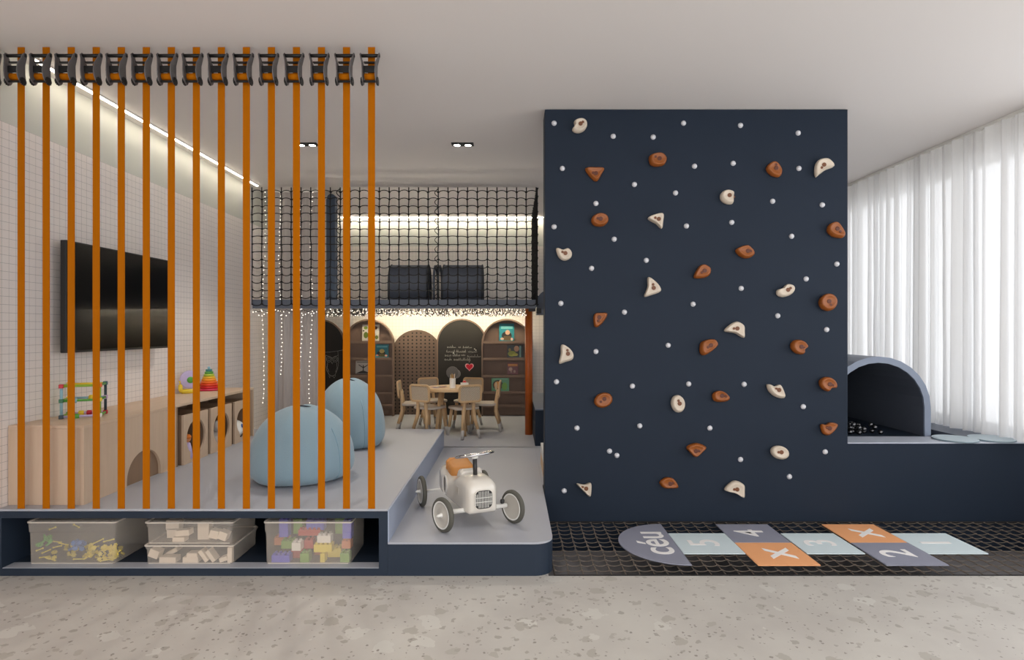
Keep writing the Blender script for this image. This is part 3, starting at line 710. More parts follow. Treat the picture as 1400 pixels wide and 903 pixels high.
# book shelves
KS = 2.462
def bookshelf(pxc, ytop, shelves, label):
    xc, h_, hw = arch_at(pxc, ytop, KS); dep = .085
    e = empty('arched_bookshelf', (xc, KS * D, ZL), 0, label, 'bookshelf')
    m_ = MB(); m_.prism(arch_poly(hw - .003, h_ - .003), lambda u, v, d: (u, d, v), dep - .012, dep); m_.build('back_panel', WALNUT, e)
    m_ = MB(); a = arch_poly(hw, h_); b_ = arch_poly(hw - .018, h_ - .018)
    a, b_ = a[1:] + a[:1], b_[1:] + b_[:1]
    m_.loft([[Vector((u, d, v)) for (u, v) in q] for q, d in ((a, 0), (a, dep - .0125), (b_, dep - .0125), (b_, 0))], closed=False, caps=False, loop=True)
    m_.build('arch_frame', WALNUT, e)
    for y in shelves:
        z = Z(y, KS) - ZL
        m_ = MB(); m_.box(-hw + .019, hw - .019, .002, dep - .013, z - .012, z); m_.box(-hw + .019, hw - .019, .002, .012, z, z + .02); m_.build('shelf', WALNUT, e)
    return e, xc
bookshelf(503.8, 436.5, (468.7, 491.3, 515.2, 538.5, 555), 'left arched brown bookshelf partly behind the rear blue beanbag')
bookshelf(692.4, 436, (468.7, 491.4, 515.2, 537.5, 556), 'right arched brown bookshelf beside the orange post')
def book(x0, x1, y0, y1, base, label, deco):
    k = KS + .014
    e = empty('picture_book', ((X(x0, k) + X(x1, k)) / 2, k * D, Z(y1, k)), 0, label, 'book')
    w, h = (X(x1, k) - X(x0, k)) / 2, Z(y0, k) - Z(y1, k)
    T = Matrix.Rotation(-.10, 4, 'X')
    m_ = MB(); m_.box(-w, w, 0, .012, .0005, h, T); m_.build('cover', mat('book_cover', base, .35), e)
    m_ = MB(); m_.box(-w + .004, w - .003, .0121, .018, .003, h - .003, T); m_.build('pages', WHITE_M, e)
    for i, (poly, col) in enumerate(deco):
        m_ = MB(); m_.prism([((u * 2 - 1) * w, v * h) for u, v in poly], lambda u, v, d: T @ Vector((u, d, v)), -.0006 - .0003 * i, 0); m_.build('cover_art', mat('cover_art', col, .4), e)
def blob(cx_, cy_, rx, ry, n=12): return [(cx_ + rx * math.cos(2 * PI * i / n), cy_ + ry * math.sin(2 * PI * i / n)) for i in range(n)]
def bars(x0, x1, y0, y1): return [(x0, y0), (x1, y0), (x1, y1), (x0, y1)]
book(682.5, 703, 442.5, 467, rgb(38, 130, 140), 'teal picture book on the top shelf of the right bookshelf', [(blob(.5, .32, .34, .24), rgb(40, 34, 30)), (blob(.56, .5, .16, .14), rgb(206, 160, 130)), (bars(.3, .78, .05, .3), rgb(96, 76, 40)), (blob(.2, .14, .12, .07), rgb(214, 170, 140)), (blob(.84, .12, .08, .08), rgb(222, 190, 170)), (bars(.12, .9, .70, .84), rgb(110, 180, 180))])
book(693.3, 715.5, 472.2, 489.4, rgb(26, 28, 22), 'dark jungle-green picture book on the second shelf of the right bookshelf', [(blob(.3, .32, .26, .22), rgb(150, 150, 40)), (blob(.58, .72, .16, .24), rgb(200, 150, 112)), (blob(.16, .62, .08, .14), rgb(150, 130, 60)), (bars(.76, .86, .05, .95), rgb(120, 160, 150)), (blob(.5, .25, .18, .12), rgb(176, 168, 60))])
book(693.6, 708.5, 496.3, 512.4, rgb(104, 18, 16), 'small dark red book with a yellow title on the third shelf', [(bars(.06, .94, .70, .90), rgb(196, 120, 40)), (blob(.3, .45, .18, .16), rgb(200, 160, 140)), (bars(.3, .42, .15, .4), rgb(180, 140, 120)), (blob(.66, .26, .10, .12), rgb(170, 130, 110))])
book(672, 696, 517.2, 536.2, rgb(92, 160, 110), 'green picture book with an orange animal on the lowest shelf of right bookshelf', [(blob(.36, .5, .3, .36), rgb(50, 60, 40)), (blob(.34, .5, .2, .26), rgb(226, 150, 40)), (blob(.26, .42, .09, .3), rgb(230, 200, 150)), (blob(.74, .4, .16, .28), rgb(112, 170, 60)), (bars(.08, .92, .9, .98), rgb(130, 190, 150))])
book(495, 518, 444, 466.5, rgb(196, 190, 178), 'white book with green fruit pictures on the top shelf of the left bookshelf', [(blob(.2, .8, .12, .1), rgb(120, 140, 60)), (blob(.22, .36, .14, .2), rgb(92, 112, 40)), (blob(.8, .8, .1, .1), rgb(90, 60, 40)), (blob(.86, .22, .1, .12), rgb(90, 100, 40)), (blob(.55, .55, .12, .12), rgb(120, 130, 60)), (blob(.08, .62, .05, .05), rgb(60, 50, 40))])
book(513, 531, 471, 489, rgb(40, 118, 128), 'teal picture book on the second shelf of the left bookshelf', [(blob(.45, .3, .32, .22), rgb(36, 32, 28)), (blob(.5, .48, .2, .16), rgb(190, 170, 100)), (bars(.3, .7, .05, .3), rgb(96, 86, 36)), (blob(.15, .16, .1, .07), rgb(210, 150, 130)), (blob(.82, .14, .1, .08), rgb(222, 160, 140)), (bars(.1, .9, .76, .88), rgb(90, 160, 170))])
book(486, 507, 493.5, 511.5, rgb(176, 168, 160), 'white card with a dark bare tree drawing on left bookshelf', [(bars(.08, .92, .86, .9), rgb(60, 54, 50)), (bars(.47, .53, .2, .66), rgb(40, 36, 34)), ([(.2, .72), (.5, .5), (.5, .42), (.18, .68)], rgb(40, 36, 34)), ([(.8, .72), (.5, .5), (.5, .42), (.82, .68)], rgb(40, 36, 34)), ([(.04, .04), (.96, .04), (.7, .18), (.5, .26), (.3, .18)], rgb(48, 44, 42))])

# ------------------------------------------------------------------ table and chairs
RATTAN = mat('woven_rattan', rgb(196, 178, 156), .8)
n = RATTAN.node_tree; bs = n.nodes['Principled BSDF']; tcx = n.nodes.new('ShaderNodeTexCoord'); ck = n.nodes.new('ShaderNodeTexChecker'); ck.inputs['Scale'].default_value = 110
ck.inputs[1].default_value = rgb(206, 190, 168); ck.inputs[2].default_value = rgb(160, 140, 118); n.links.new(tcx.outputs['Object'], ck.inputs[0]); n.links.new(ck.outputs[0], bs.inputs['Base Color'])
SEATC = mat('seat_fabric', rgb(188, 176, 164), .85, bump=(200, .2))
SOCK = mat('grey_leg_tip', rgb(170, 166, 162), .6)
tcx_, tcy_ = -82 * U * 2.04, 2.04 * D
tb = empty('kids_table', (tcx_, tcy_, ZL), 0, 'round light wood kids table in front of the arched boards', 'table')
TH = 131.6 * U
m = MB(); m.lathe([(.272, TH - .03), (.28, TH - .024), (.28, TH - .005), (.276, TH), (.001, TH)], (0, 0, 0), 40); o = m.build('tabletop', wood_mat('table_top', rgb(224, 190, 148), rgb(208, 170, 124), 'X', 4), tb); smooth_by_angle(o)
for a in (.25, .75, 1.25, 1.75):
    m = MB(); c_, s_ = math.cos(a * PI), math.sin(a * PI)
    m.tube([(c_ * .21, s_ * .21, .0045), (c_ * .15, s_ * .15, TH - .031)], [.014, .021], 10); m.build('leg', BEECH, tb, True)
def make_chair():
    e = empty('kids_chair', (0, 0, 0))
    m_ = MB(); m_.prism([(x, y) for x, y in rrect(.27, .26, .06)], lambda u, v, d: (u, v, d), .283, .307); m_.build('seat', SEATC, e, bevel=.007, seg=3)
    for sd in (-1, 1):
        paths = (([(sd * .118, .135, .0045), (sd * .108, .12, .09), (sd * .09, .095, .282)], [.0145, .016, .018], 1),
                 ([(sd * .095, -.185, .0055), (sd * .082, -.165, .09), (sd * .058, -.128, .22), (sd * .050, -.13, .30), (sd * .048, -.148, .44)], [.0145, .016, .019, .0185, .013], 1))
        for pts, rr, cut in paths:
            cp = [Vector(p) for p in pts]
            m_ = MB(); m_.tube(cp[1:], rr[1:], 10); lg = m_.build('leg', BEECH, e, True)
            m_ = MB(); m_.tube([cp[0], cp[1] - (cp[1] - cp[0]).normalized() * .0005], [rr[0], rr[1] + .001], 10); m_.build('leg_tip', SOCK, lg, True)
    T = Matrix.Translation((0, -.166, .45)) @ Matrix.Rotation(.10, 4, 'X')
    rings = []
    for w, h, r, y in ((.25, .18, .035, -.009), (.25, .18, .035, .009), (.21, .14, .022, .009), (.21, .14, .022, -.009)):
        rings.append([T @ Vector((u, y, v)) for u, v in rrect(w, h, r)])
    m_ = MB(); m_.loft(rings, caps=False, loop=True); bk = m_.build('backrest', BEECH, e, bevel=.003)
    m_ = MB(); m_.prism(rrect(.209, .139, .021), lambda u, v, d: T @ Vector((u, d, v)), -.003, .004); m_.build('woven_panel', RATTAN, bk)
    m_ = MB()
    for sd in (-1, 1): m_.lathe([(.006, 0), (.006, .004), (.0003, .005)], T @ Vector((sd * .048, -.0225, -.02)), 10, Matrix.Rotation(PI / 2, 4, 'X'))
    return e
ch0 = make_chair()
CH = [((-247, 1568), 60, 'kids chair seen from behind, left of the two nearest at the table'), ((-111, 1557), 118, 'kids chair seen from behind, right of the two nearest at the table'),
      ((-324, 1684), 3, 'kids chair in profile at the far left of the table'), ((-36, 1684), 178, 'kids chair in profile at the far right, beside the orange post'),
      ((-257, 1795), -62, 'kids chair facing the camera behind the table, on the pegboard side'), ((-119, 1795), -108, 'kids chair facing the camera behind the table, under the red heart')]
for i, ((bx, by), ang, lab) in enumerate(CH):
    a = math.radians(ang); f = Vector((math.cos(a), math.sin(a), 0))
    p = Vector((bx * U, by * U, ZL)) + f * .166
    o = ch0 if i == 0 else dup(ch0, p)
    o.location = p; o.rotation_euler = (0, 0, a - PI / 2); tag(o, lab, 'chair', 'kids chairs around the round table')
# things on the table
zt = ZL + TH + .0004
cup = empty('pencil_cup', (X(618.8, 2.0), 2.0 * D, zt), 0, 'white cup of pencils on the round table', 'cup')
m = MB(); r = 4.2 * U * 2; m.lathe([(r * .95, 0), (r, .1), (r * .9, .1), (r * .85, .006), (.001, .006)], (0, 0, 0), 18); o = m.build('cup', WHITE, cup); smooth_by_angle(o)
for i, (dx, dy, c) in enumerate(((-.018, 0, (222, 196, 150)), (-.006, .012, (210, 160, 60)), (.008, -.01, (180, 140, 90)), (.019, .004, (236, 226, 210)), (.012, .014, (150, 110, 80)))):
    e = empty('pencil', (cup.location.x + dx * .6, cup.location.y + dy * .6, zt + .0065), 0, 'wooden pencil standing in the white cup', 'pencil', 'pencils in the cup')
    m = MB(); m.tube([(0, 0, 0), (dx * .5, dy * .5, .125 + .008 * (i % 2))], .0035, 6); m.build('pencil_body', mat('pencil_paint', rgb(*c), .5), e)
    m = MB(); m.tube([(dx * .505, dy * .505, .1255 + .008 * (i % 2)), (dx * .54, dy * .54, .136 + .008 * (i % 2))], [.0033, .0006], 6); m.build('pencil_tip', BEECH, e)
bx = empty('white_tray', (X(635, 2.05), 2.05 * D, zt), .15, 'small white open box on the round table right of the pencil cup', 'box')
m = MB(); m.box(-.04, .04, -.03, .03, 0, .004); m.box(-.04, .04, -.03, -.027, .0041, .04); m.box(-.04, .04, .027, .03, .0041, .04); m.box(-.04, -.037, -.0269, .0269, .0041, .04); m.box(.037, .04, -.0269, .0269, .0041, .04); m.build('tray_body', WHITE, bx)
m = MB(); m.lathe([(.012, 0), (.021, .014), (.024, .032), (.018, .05), (.008, .058), (.001, .06)], (0, 0, 0), 16)
o = m.build('red_ball_toy', mat('red_gloss', rgb(206, 36, 46), .3), smooth=True, loc=(bx.location.x, bx.location.y, zt + .0045)); tag(o, 'small red and white toy sitting in the white box', 'toy')
m = MB(); m.lathe([(.0241, .03), (.0243, .036), (.0225, .04)], (0, 0, 0), 16); m.build('white_band', WHITE, o, True)
for i, (px, dy, rz, c) in enumerate(((592, .00, .3, (196, 120, 130)), (597, -.06, -.4, (150, 150, 190)), (600, .05, .9, (226, 222, 214)), (605, -.03, .1, (180, 90, 100)), (608, .06, 1.2, (214, 200, 190)))):
    m = MB(); m.box(-.03, .03, -.021, .021, 0, .0012); o = m.build('paper_card', mat('card', rgb(*c), .7), loc=(X(px, 2.03), 2.03 * D + dy, zt + .0013 * i)); o.rotation_euler = (0, 0, rz)
    m = MB(); m.box(-.02, .02, -.003, .003, .00125, .0016); m.box(-.02, .006, -.012, -.008, .00125, .0016); m.build('print', mat('card_ink', rgb(90, 70, 80), .7), o)
    tag(o, '%s paper card lying flat on the round table' % ['pink', 'lilac', 'white, leftmost', 'dark rose', 'beige'][i], 'card', 'paper cards on the table')
# ------------------------------------------------------------------ ride-on car
CW = mat('car_enamel', rgb(218, 212, 202), .22, coat=.6)
TYRE = mat('tyre_rubber', rgb(84, 82, 74), .7)
CHROME = mat('chrome', rgb(205, 205, 208), .15, metal=1.0)
CBLK = mat('car_black', rgb(40, 38, 38), .4)
LEATH = mat('tan_leather', rgb(196, 132, 66), .5, noise=(25, .1))
car = empty('ride_on_car', (-49.4 * U, 860 * U, ZL), math.radians(21.6), 'cream ride-on toy race car with number one on the grey step', 'toy car')
sts = [(-.088, .045, .135, .225), (-.083, .066, .112, .248), (-.068, .080, .100, .266), (-.03, .086, .096, .276), (.03, .087, .095, .279), (.10, .089, .095, .275), (.15, .090, .095, .262), (.19, .093, .095, .232), (.26, .097, .095, .226), (.36, .099, .096, .233), (.45, .096, .098, .243), (.52, .084, .104, .240), (.565, .062, .114, .224), (.59, .036, .130, .200), (.597, .012, .15, .18)]
rings = []
for y, hw, zb_, zt_ in sts:
    h = zt_ - zb_; rt = min(hw, h) * .55; rb = min(hw, h) * .16; ring = []
    for cx_, cz_, r_, a0 in ((hw - rt, zt_ - rt, rt, 0), (-hw + rt, zt_ - rt, rt, PI / 2), (-hw + rb, zb_ + rb, rb, PI), (hw - rb, zb_ + rb, rb, 1.5 * PI)):
        ring += [Vector((cx_ + r_ * math.cos(a0 + PI / 2 * i / 6), y, cz_ + r_ * math.sin(a0 + PI / 2 * i / 6))) for i in range(7)]
    rings.append(ring)
m = MB(); m.loft(rings); o = m.build('car_body', CW, car); smooth_by_angle(o, 50)
m = MB(); rings = []
for y, w, z in ((.115, .060, .284), (.135, .066, .296), (.165, .068, .290), (.195, .066, .262)):
    rings.append([Vector((x, y, zz)) for x, zz in ((-w, .22), (-w, z - .012), (-w * .8, z), (w * .8, z), (w, z - .012), (w, .22))])
m.loft(rings); o = m.build('cowl', CW, car, bevel=.006, seg=3)
VG = mat('vent_grey', rgb(176, 168, 156), .5)
for sd in (-1, 1):
    m = MB(); m.box(sd * .0875 if sd > 0 else -.0908, .0908 if sd > 0 else -.0875, .085, .135, .17, .205); m.build('side_vent', VG, car, bevel=.002)
# grille
m = MB(); m.prism([(u, v + .178) for u, v in rrect(.098, .098, .028)], lambda u, v, d: (u, d, v), -.0905, -.07); m.build('grille_plate', CBLK, car)
m = MB()
for i in range(-5, 6):
    hh = .044 if abs(i) < 4 else .030
    m.tube([(i * .0088, -.0925, .178 - hh), (i * .0088, -.0925, .178 + hh)], .0016, 5)
for z in (.165, .188): m.tube([(-.047, -.0932, z), (.047, -.0932, z)], .0014, 5)
m.build('grille_bars', WHITE, car)
m = MB(); oo = rrect(.108, .108, .033); ii = rrect(.098, .098, .028)
m.loft([[Vector((u, d, v + .178)) for u, v in q] for q, d in ((oo, -.0888), (oo, -.094), (ii, -.094), (ii, -.0888))], caps=False, loop=True); m.build('grille_rim', CW, car)
# seat
m = MB(); rings = []
for z, s_, dy in ((.222, .97, 0), (.232, 1, 0), (.256, 1, 0), (.272, .94, .004), (.278, .74, .006)):
    rings.append([Vector((u * s_, v * s_ + .335 + dy, z + (.020 * max(0, v) / .07))) for u, v in rrect(.145, .15, .045)])
m.loft(rings); o = m.build('seat', LEATH, car); smooth_by_angle(o, 60)
m = MB(); rings = []
for y, s_, h in ((.385, .9, .035), (.395, 1, .058), (.415, 1, .062), (.43, .9, .045)):
    rings.append([Vector((u * s_, y, .262 + v)) for u, v in [(-.07, -.03), (.07, -.03), (.072, h * .4), (.05, h * .68), (-.05, h * .68), (-.072, h * .4)]])
m.loft(rings); o = m.build('seat_back', LEATH, car, bevel=.008, seg=3)
# steering
m = MB(); m.tube([(0, .055, .265), (0, .064, .372)], .0125, 14); m.build('steering_column', CBLK, car, True)
sw = empty('steering_wheel', (0, .065, .386)); sw.parent = car; sw.rotation_euler = (math.radians(-12.5), 0, math.radians(22))
m = MB(); m.tube([(.105 * math.cos(a), .105 * math.sin(a), 0) for a in [2 * PI * i / 36 for i in range(36)]], .0065, 8, closed=True); m.build('rim', CHROME, sw, True)
m = MB()
for a in (.5, 1.17, 1.83):
    c_, s_ = math.cos(a * PI), math.sin(a * PI); m.tube([(c_ * .01, s_ * .01, -.002), (c_ * .102, s_ * .102, 0)], .005, 6)
m.build('spokes', CHROME, sw)
m = MB(); m.lathe([(.017, -.022), (.018, .0), (.014, .008), (.001, .010)], (0, 0, 0), 18); m.build('hub_cap', WHITE, sw, True)
# axles and wheels
m = MB(); m.tube([(-.165, 0, .104), (.165, 0, .104)], .0125, 14); m.build('front_axle', WHITE, car, True)
m = MB(); m.tube([(-.18, .497, .0935), (.18, .497, .0935)], .0065, 12); m.build('rear_axle', WHITE, car, True)
m = MB(); m.lathe([(.009, 0), (.012, .006), (.012, .02), (.005, .026), (.001, .026)], (.14, 0, .117), 12); m.build('kingpin', CBLK, car, True)
WDISC = mat('wheel_cream', rgb(188, 182, 172), .4)
def wheel(x, y, sd, steer):
    e = empty('wheel', (x, y, .0925)); e.parent = car; e.rotation_euler = (0, 0, math.radians(steer))
    R = Matrix.Rotation(PI / 2 * sd, 4, 'Y')
    m_ = MB(); m_.lathe([(.070, -.012), (.080, -.014), (.088, -.011), (.0922, -.005), (.0922, .005), (.088, .011), (.080, .014), (.070, .012), (.070, -.012)], (0, 0, 0), 36, R, caps=False); m_.build('tyre', TYRE, e, True)
    m_ = MB(); m_.lathe([(.0001, -.008), (.06, -.010), (.0665, -.0115), (.0665, .0115), (.062, .007), (.052, .003), (.03, .005), (.018, .010), (.0001, .011)], (0, 0, 0), 36, R); o_ = m_.build('wheel_disc', WDISC, e); smooth_by_angle(o_, 50)
    m_ = MB(); m_.lathe([(.0668, -.0137), (.0755, -.0127), (.0755, .0127), (.0668, .0137), (.0668, -.0137)], (0, 0, 0), 36, R, caps=False); m_.build('wheel_rim', WHITE, e, True)
    m_ = MB(); m_.lathe([(.013, .0085), (.013, .013), (.0085, .016), (.008, .030), (.002, .040), (.0001, .040)], (0, 0, 0), 14, R); m_.build('hub', WHITE, e, True)
wheel(-.200, 0, -1, 20); wheel(.203, 0, 1, 20); wheel(-.200, .497, -1, 0); wheel(.203, .497, 1, 0)
# number disc on each side
for sd in (-1, 1):
    q = Matrix.Translation((sd * .1006, .33, .165)) @ Matrix.Rotation(PI / 2 * sd, 4, 'Z') @ Matrix.Rotation(PI / 2, 4, 'X')
    m = MB(); m.prism(blob(0, 0, .05, .058, 28), lambda u, v, d: q @ Vector((u, v, d)), -.008, .0); m.build('number_disc', CW, car)
    m = MB(); a = blob(0, 0, .05, .058, 28); b_ = blob(0, 0, .042, .050, 28)
    m.loft([[q @ Vector((u, v, d)) for u, v in p_] for p_, d in ((a, -.002), (a, .0015), (b_, .0015), (b_, -.002))], caps=False, loop=True); m.build('number_ring', WHITE, car)
    text_mesh('number_one', '1', .105, CBLK, car, q @ Matrix.Translation((0, 0, .001)), weight=.02)

# ------------------------------------------------------------------ beanbags
BEAN = mat('blue_velour', rgb(136, 161, 173), .9, noise=(8, .05), bump=(320, .35)); BEAN.node_tree.nodes['Principled BSDF'].inputs['Sheen Weight'].default_value = .3
SEAM = mat('dark_seam', rgb(46, 54, 62), .8)
def beanbag(x, y, R, H, label, seed, lean=(0, 0), rz=0):
    e = empty('beanbag', (x, y, ZU), rz, label, 'beanbag')
    rnd = random.Random(seed); N = 64; prof = [(.70, 0), (.82, .012), (.93, .06), (.985, .14), (1.0, .24), (.985, .36), (.955, .48), (.895, .61), (.80, .73), (.665, .835), (.51, .91), (.35, .962), (.2, .99), (.07, 1.0)]
    ph = [rnd.uniform(0, 6.28) for _ in range(6)]; rings = []
    for r, z in prof:
        ring = []
        for j in range(N):
            a = 2 * PI * j / N
            w = 1 + .022 * math.sin(3 * a + ph[0]) + .012 * math.sin(5 * a + ph[1] + 2 * z)
            crease = .085 * (z ** 3) * abs(math.sin(3 * a + ph[2])) ** .5 + .02 * max(0, (.12 - z) / .12) * math.sin(7 * a + ph[3])
            rr = R * r * (w - crease * (1 if z < .97 else .4))
            ring.append(Vector((rr * math.cos(a) + lean[0] * z * z, rr * math.sin(a) + lean[1] * z * z, H * z * (1 + .02 * z * math.sin(2 * a + ph[4])))))
        rings.append(ring)
    m_ = MB(); m_.loft(rings); m_.build('bag_body', BEAN, e, True, subsurf=1)
    # zip seam across the crown and a piped panel seam down the side
    pts = []
    for i in range(9):
        t = -1 + 2 * i / 8; pts.append((t * R * .32 + lean[0], lean[1] - .02 * math.cos(t * 1.4) , H * (1.0 - .06 * abs(t) ** 1.6) + .002))
    m_ = MB(); m_.tube(pts, .0045, 6); m_.build('crown_seam', SEAM, e, True)
    a = -PI / 2 + .95; pts = []
    for r, z in prof[1:9]:
        w = 1 + .022 * math.sin(3 * a + ph[0]) + .012 * math.sin(5 * a + ph[1] + 2 * z)
        cre = .085 * (z ** 3) * abs(math.sin(3 * a + ph[2])) ** .5 + .02 * max(0, (.12 - z) / .12) * math.sin(7 * a + ph[3])
        rr = R * r * (w - cre) + .0005; pts.append((rr * math.cos(a) + lean[0] * z * z, rr * math.sin(a) + lean[1] * z * z, H * z * (1 + .02 * z * math.sin(2 * a + ph[4]))))
    m_ = MB(); m_.tube(pts, .003, 6); m_.build('side_seam', mat('seam_blue', rgb(140, 168, 182), .9), e, True)
beanbag(-352 * U, 1.222 * D, 84 * U, 119 * U, 'larger light blue velour beanbag nearest the orange straps', 4, rz=.2)
beanbag(-343 * U, 1.56 * D, 74 * U, 141 * U, 'light blue velour beanbag standing farther back, nearer the chalkboards', 9, lean=(-.02, 0), rz=-.3)
# ------------------------------------------------------------------ television
kt0, kt1 = 1.12, 1.451
tv = empty('television', (-700 * U, (kt0 + kt1) / 2 * D, CAMZ + 51.5 * U), 0, 'flat black television mounted on the white mosaic wall', 'television')
L = (kt1 - kt0) / 2 * D; hh = 86.8 * U
m = MB(); m.box(8 * U, 17.5 * U, -L, L, -hh, hh); m.build('tv_case', mat('tv_black', rgb(24, 23, 23), .45), tv, bevel=.003)
m = MB(); m.box(17.6 * U, 18.1 * U, -L + .008, L - .008, -hh + .014, hh - .008); m.build('screen', mat('tv_screen', rgb(9, 9, 9), .16), tv)
m = MB(); m.box(-6.8 * U, 7.9 * U, -.18, .18, -.12, .12); m.build('wall_bracket', BLACK, tv)
# ------------------------------------------------------------------ long oak cabinet
HT = CAMZ - 134 * U - ZU
k0, k1, kn = 1.025, 1.70, 1.307
cab = empty('toy_cabinet', (-653 * U, k0 * D, ZU), 0, 'long low light oak cabinet along the left mosaic wall', 'cabinet')
xa, xb = -53.2 * U, 53 * U
Y0 = 0; Yn = (kn - k0) * D; Y1 = (k1 - k0) * D
m = MB(); m.box(xa, xb, 0, Y1, HT - .018, HT); m.build('countertop', OAK_H, cab, bevel=.0015)
m = MB(); m.box(xa, xb - .018, .0, .02, 0, HT - .0185); m.build('end_panel', OAK, cab)
# front panel with an arched cubby
zA, rA = 0, 0
ya0, ya1 = (600 / (700 - 173.5) * 1 - k0) * D, (600 / (700 - 220) - k0) * D
yc, ra = (ya0 + ya1) / 2, (ya1 - ya0) / 2; zh = .185
m = MB()
pl = [(0, 0), (yc - ra, 0)] + [(yc - ra * math.cos(PI * i / 20), .03 + (zh - .03) * math.sin(PI * i / 20)) for i in range(21)] + [(yc + ra, 0), (Yn, 0), (Yn, HT - .0185), (0, HT - .0185)]
m.prism(pl, lambda u, v, d: (d, u, v), xb - .0175, xb); m.build('front_panel', OAK, cab)
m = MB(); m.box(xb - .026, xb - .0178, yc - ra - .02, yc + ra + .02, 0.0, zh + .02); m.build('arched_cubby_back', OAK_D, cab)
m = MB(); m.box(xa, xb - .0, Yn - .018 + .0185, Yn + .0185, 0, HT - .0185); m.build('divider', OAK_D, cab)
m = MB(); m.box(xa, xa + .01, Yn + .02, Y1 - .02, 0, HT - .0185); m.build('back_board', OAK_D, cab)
m = MB(); m.box(xa, xb, Y1 - .02, Y1, 0, HT - .0185); m.build('side_panel', OAK, cab)
# toy crates with round openings
CR = [(1.3256, 1.432), (1.446, 1.553), (1.571, 1.660)]
nm = ['nearest oak toy crate with a round opening, holding a lilac doll', 'middle oak toy crate with a round opening, holding a grey plush', 'farthest oak toy crate with a round opening, holding a white ball']
for i, (a, b_) in enumerate(CR):
    e = empty('toy_crate', (-595 * U, a * D, ZU), 0, nm[i], 'crate', 'oak toy crates under the cabinet top')
    L = (b_ - a) * D; h = 90 * U; t = .015; dp = 95 * U
    yc, zc_, rr = L / 2, h * .5, .122 * min(1, L / .317) 
    m = MB(); n_ = 32
    circ_ = [(yc + rr * math.cos(2 * PI * j / n_), zc_ + rr * math.sin(2 * PI * j / n_)) for j in range(n_)]
    def sq(ang):
        c, s = math.cos(ang), math.sin(ang); f = min((L / 2) / max(abs(c), 1e-6), (h / 2) / max(abs(s), 1e-6)); return (yc + c * f, h / 2 + s * f)
    angs = [2 * PI * j / n_ for j in range(n_)]
    # include the corners
    ca = math.atan2(h, L); angs = sorted(set(angs + [ca, PI - ca, PI + ca, 2 * PI - ca]))
    outer = [sq(a_) for a_ in angs]; inner = [(yc + rr * math.cos(a_), zc_ + rr * math.sin(a_)) for a_ in angs]
    m.loft([[Vector((d, u, v + .0004)) for u, v in q] for q, d in ((outer, -t), (outer, 0), (inner, 0), (inner, -t))], caps=False, loop=True)
    m.build('front_panel', OAK, e)
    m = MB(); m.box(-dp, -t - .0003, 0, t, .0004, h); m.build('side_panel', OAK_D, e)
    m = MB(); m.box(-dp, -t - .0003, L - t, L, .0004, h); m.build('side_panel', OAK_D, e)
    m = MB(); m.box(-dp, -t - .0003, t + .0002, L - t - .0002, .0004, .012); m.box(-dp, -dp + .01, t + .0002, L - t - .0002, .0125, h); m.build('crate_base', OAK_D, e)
# contents of the crates
LIL = mat('lilac_plastic', rgb(190, 176, 214), .5)
YEL = mat('yellow_plastic', rgb(236, 206, 56), .4)
GRN = mat('green_plastic', rgb(86, 160, 60), .4)
d = empty('doll', (-590 * U - .05, 1.375 * D - .05, ZU + .0125), 0, 'orange-haired doll in lilac standing inside the nearest crate', 'doll')
m = MB(); m.lathe([(.03, 0), (.036, .03), (.03, .08), (.02, .12), (.008, .125)], (0, 0, 0), 16); m.build('dress', LIL, d, True)
m = MB(); m.ball((0, 0, .148), .024, 14); m.build('head', mat('doll_head', rgb(224, 150, 100), .6), d, True)
m = MB(); m.lathe([(.026, .152), (.027, .164), (.018, .178), (.001, .183)], (0, 0, 0), 14); m.build('hair', mat('doll_hair', rgb(220, 120, 40), .8), d, True)
d = empty('plush_dog', (-588 * U - .08, 1.492 * D, ZU + .0125), 0, 'grey plush animal sitting inside the middle crate', 'plush toy')
GP = mat('grey_plush', rgb(176, 170, 164), .95, bump=(150, .4))
m = MB(); m.lathe([(.03, 0), (.062, .02), (.066, .07), (.05, .12), (.02, .14), (.001, .145)], (0, 0, 0), 18); m.build('body', GP, d, True)
m = MB(); m.ball((.03, 0, .17), .045, 14); m.build('head', GP, d, True)
m = MB(); m.ball((.068, 0, .16), .018, 10); m.build('muzzle', mat('dark_nose', rgb(90, 74, 66), .8), d, True)
for s_ in (-1, 1): m = MB(); m.ball((.02, s_ * .045, .18), .018, 10, 1.6); m.build('ear', mat('ear_plush', rgb(150, 130, 120), .95), d, True)
d = empty('beach_ball', (-588 * U - .09, 1.612 * D, ZU + .0125 + .082), 0, 'white ball with blue patch inside the farthest crate', 'ball')
m = MB(); m.ball((0, 0, 0), .082, 24); m.build('ball_body', WHITE, d, True)
m = MB(); m.lathe([(.02, 0), (.018, .003), (.001, .005)], (.074, -.012, .034), 16, Matrix.Rotation(PI / 2, 4, 'Y') @ Matrix.Rotation(-.45, 4, 'Y')); m.build('blue_patch', mat('blue_patch', rgb(40, 90, 160), .4), d, True)
m = MB(); m.lathe([(.02, 0), (.018, .003), (.001, .005)], (.070, -.02, -.04), 16, Matrix.Rotation(PI / 2, 4, 'Y') @ Matrix.Rotation(.5, 4, 'Y')); m.build('dark_patch', mat('dark_patch', rgb(70, 56, 46), .4), d, True)
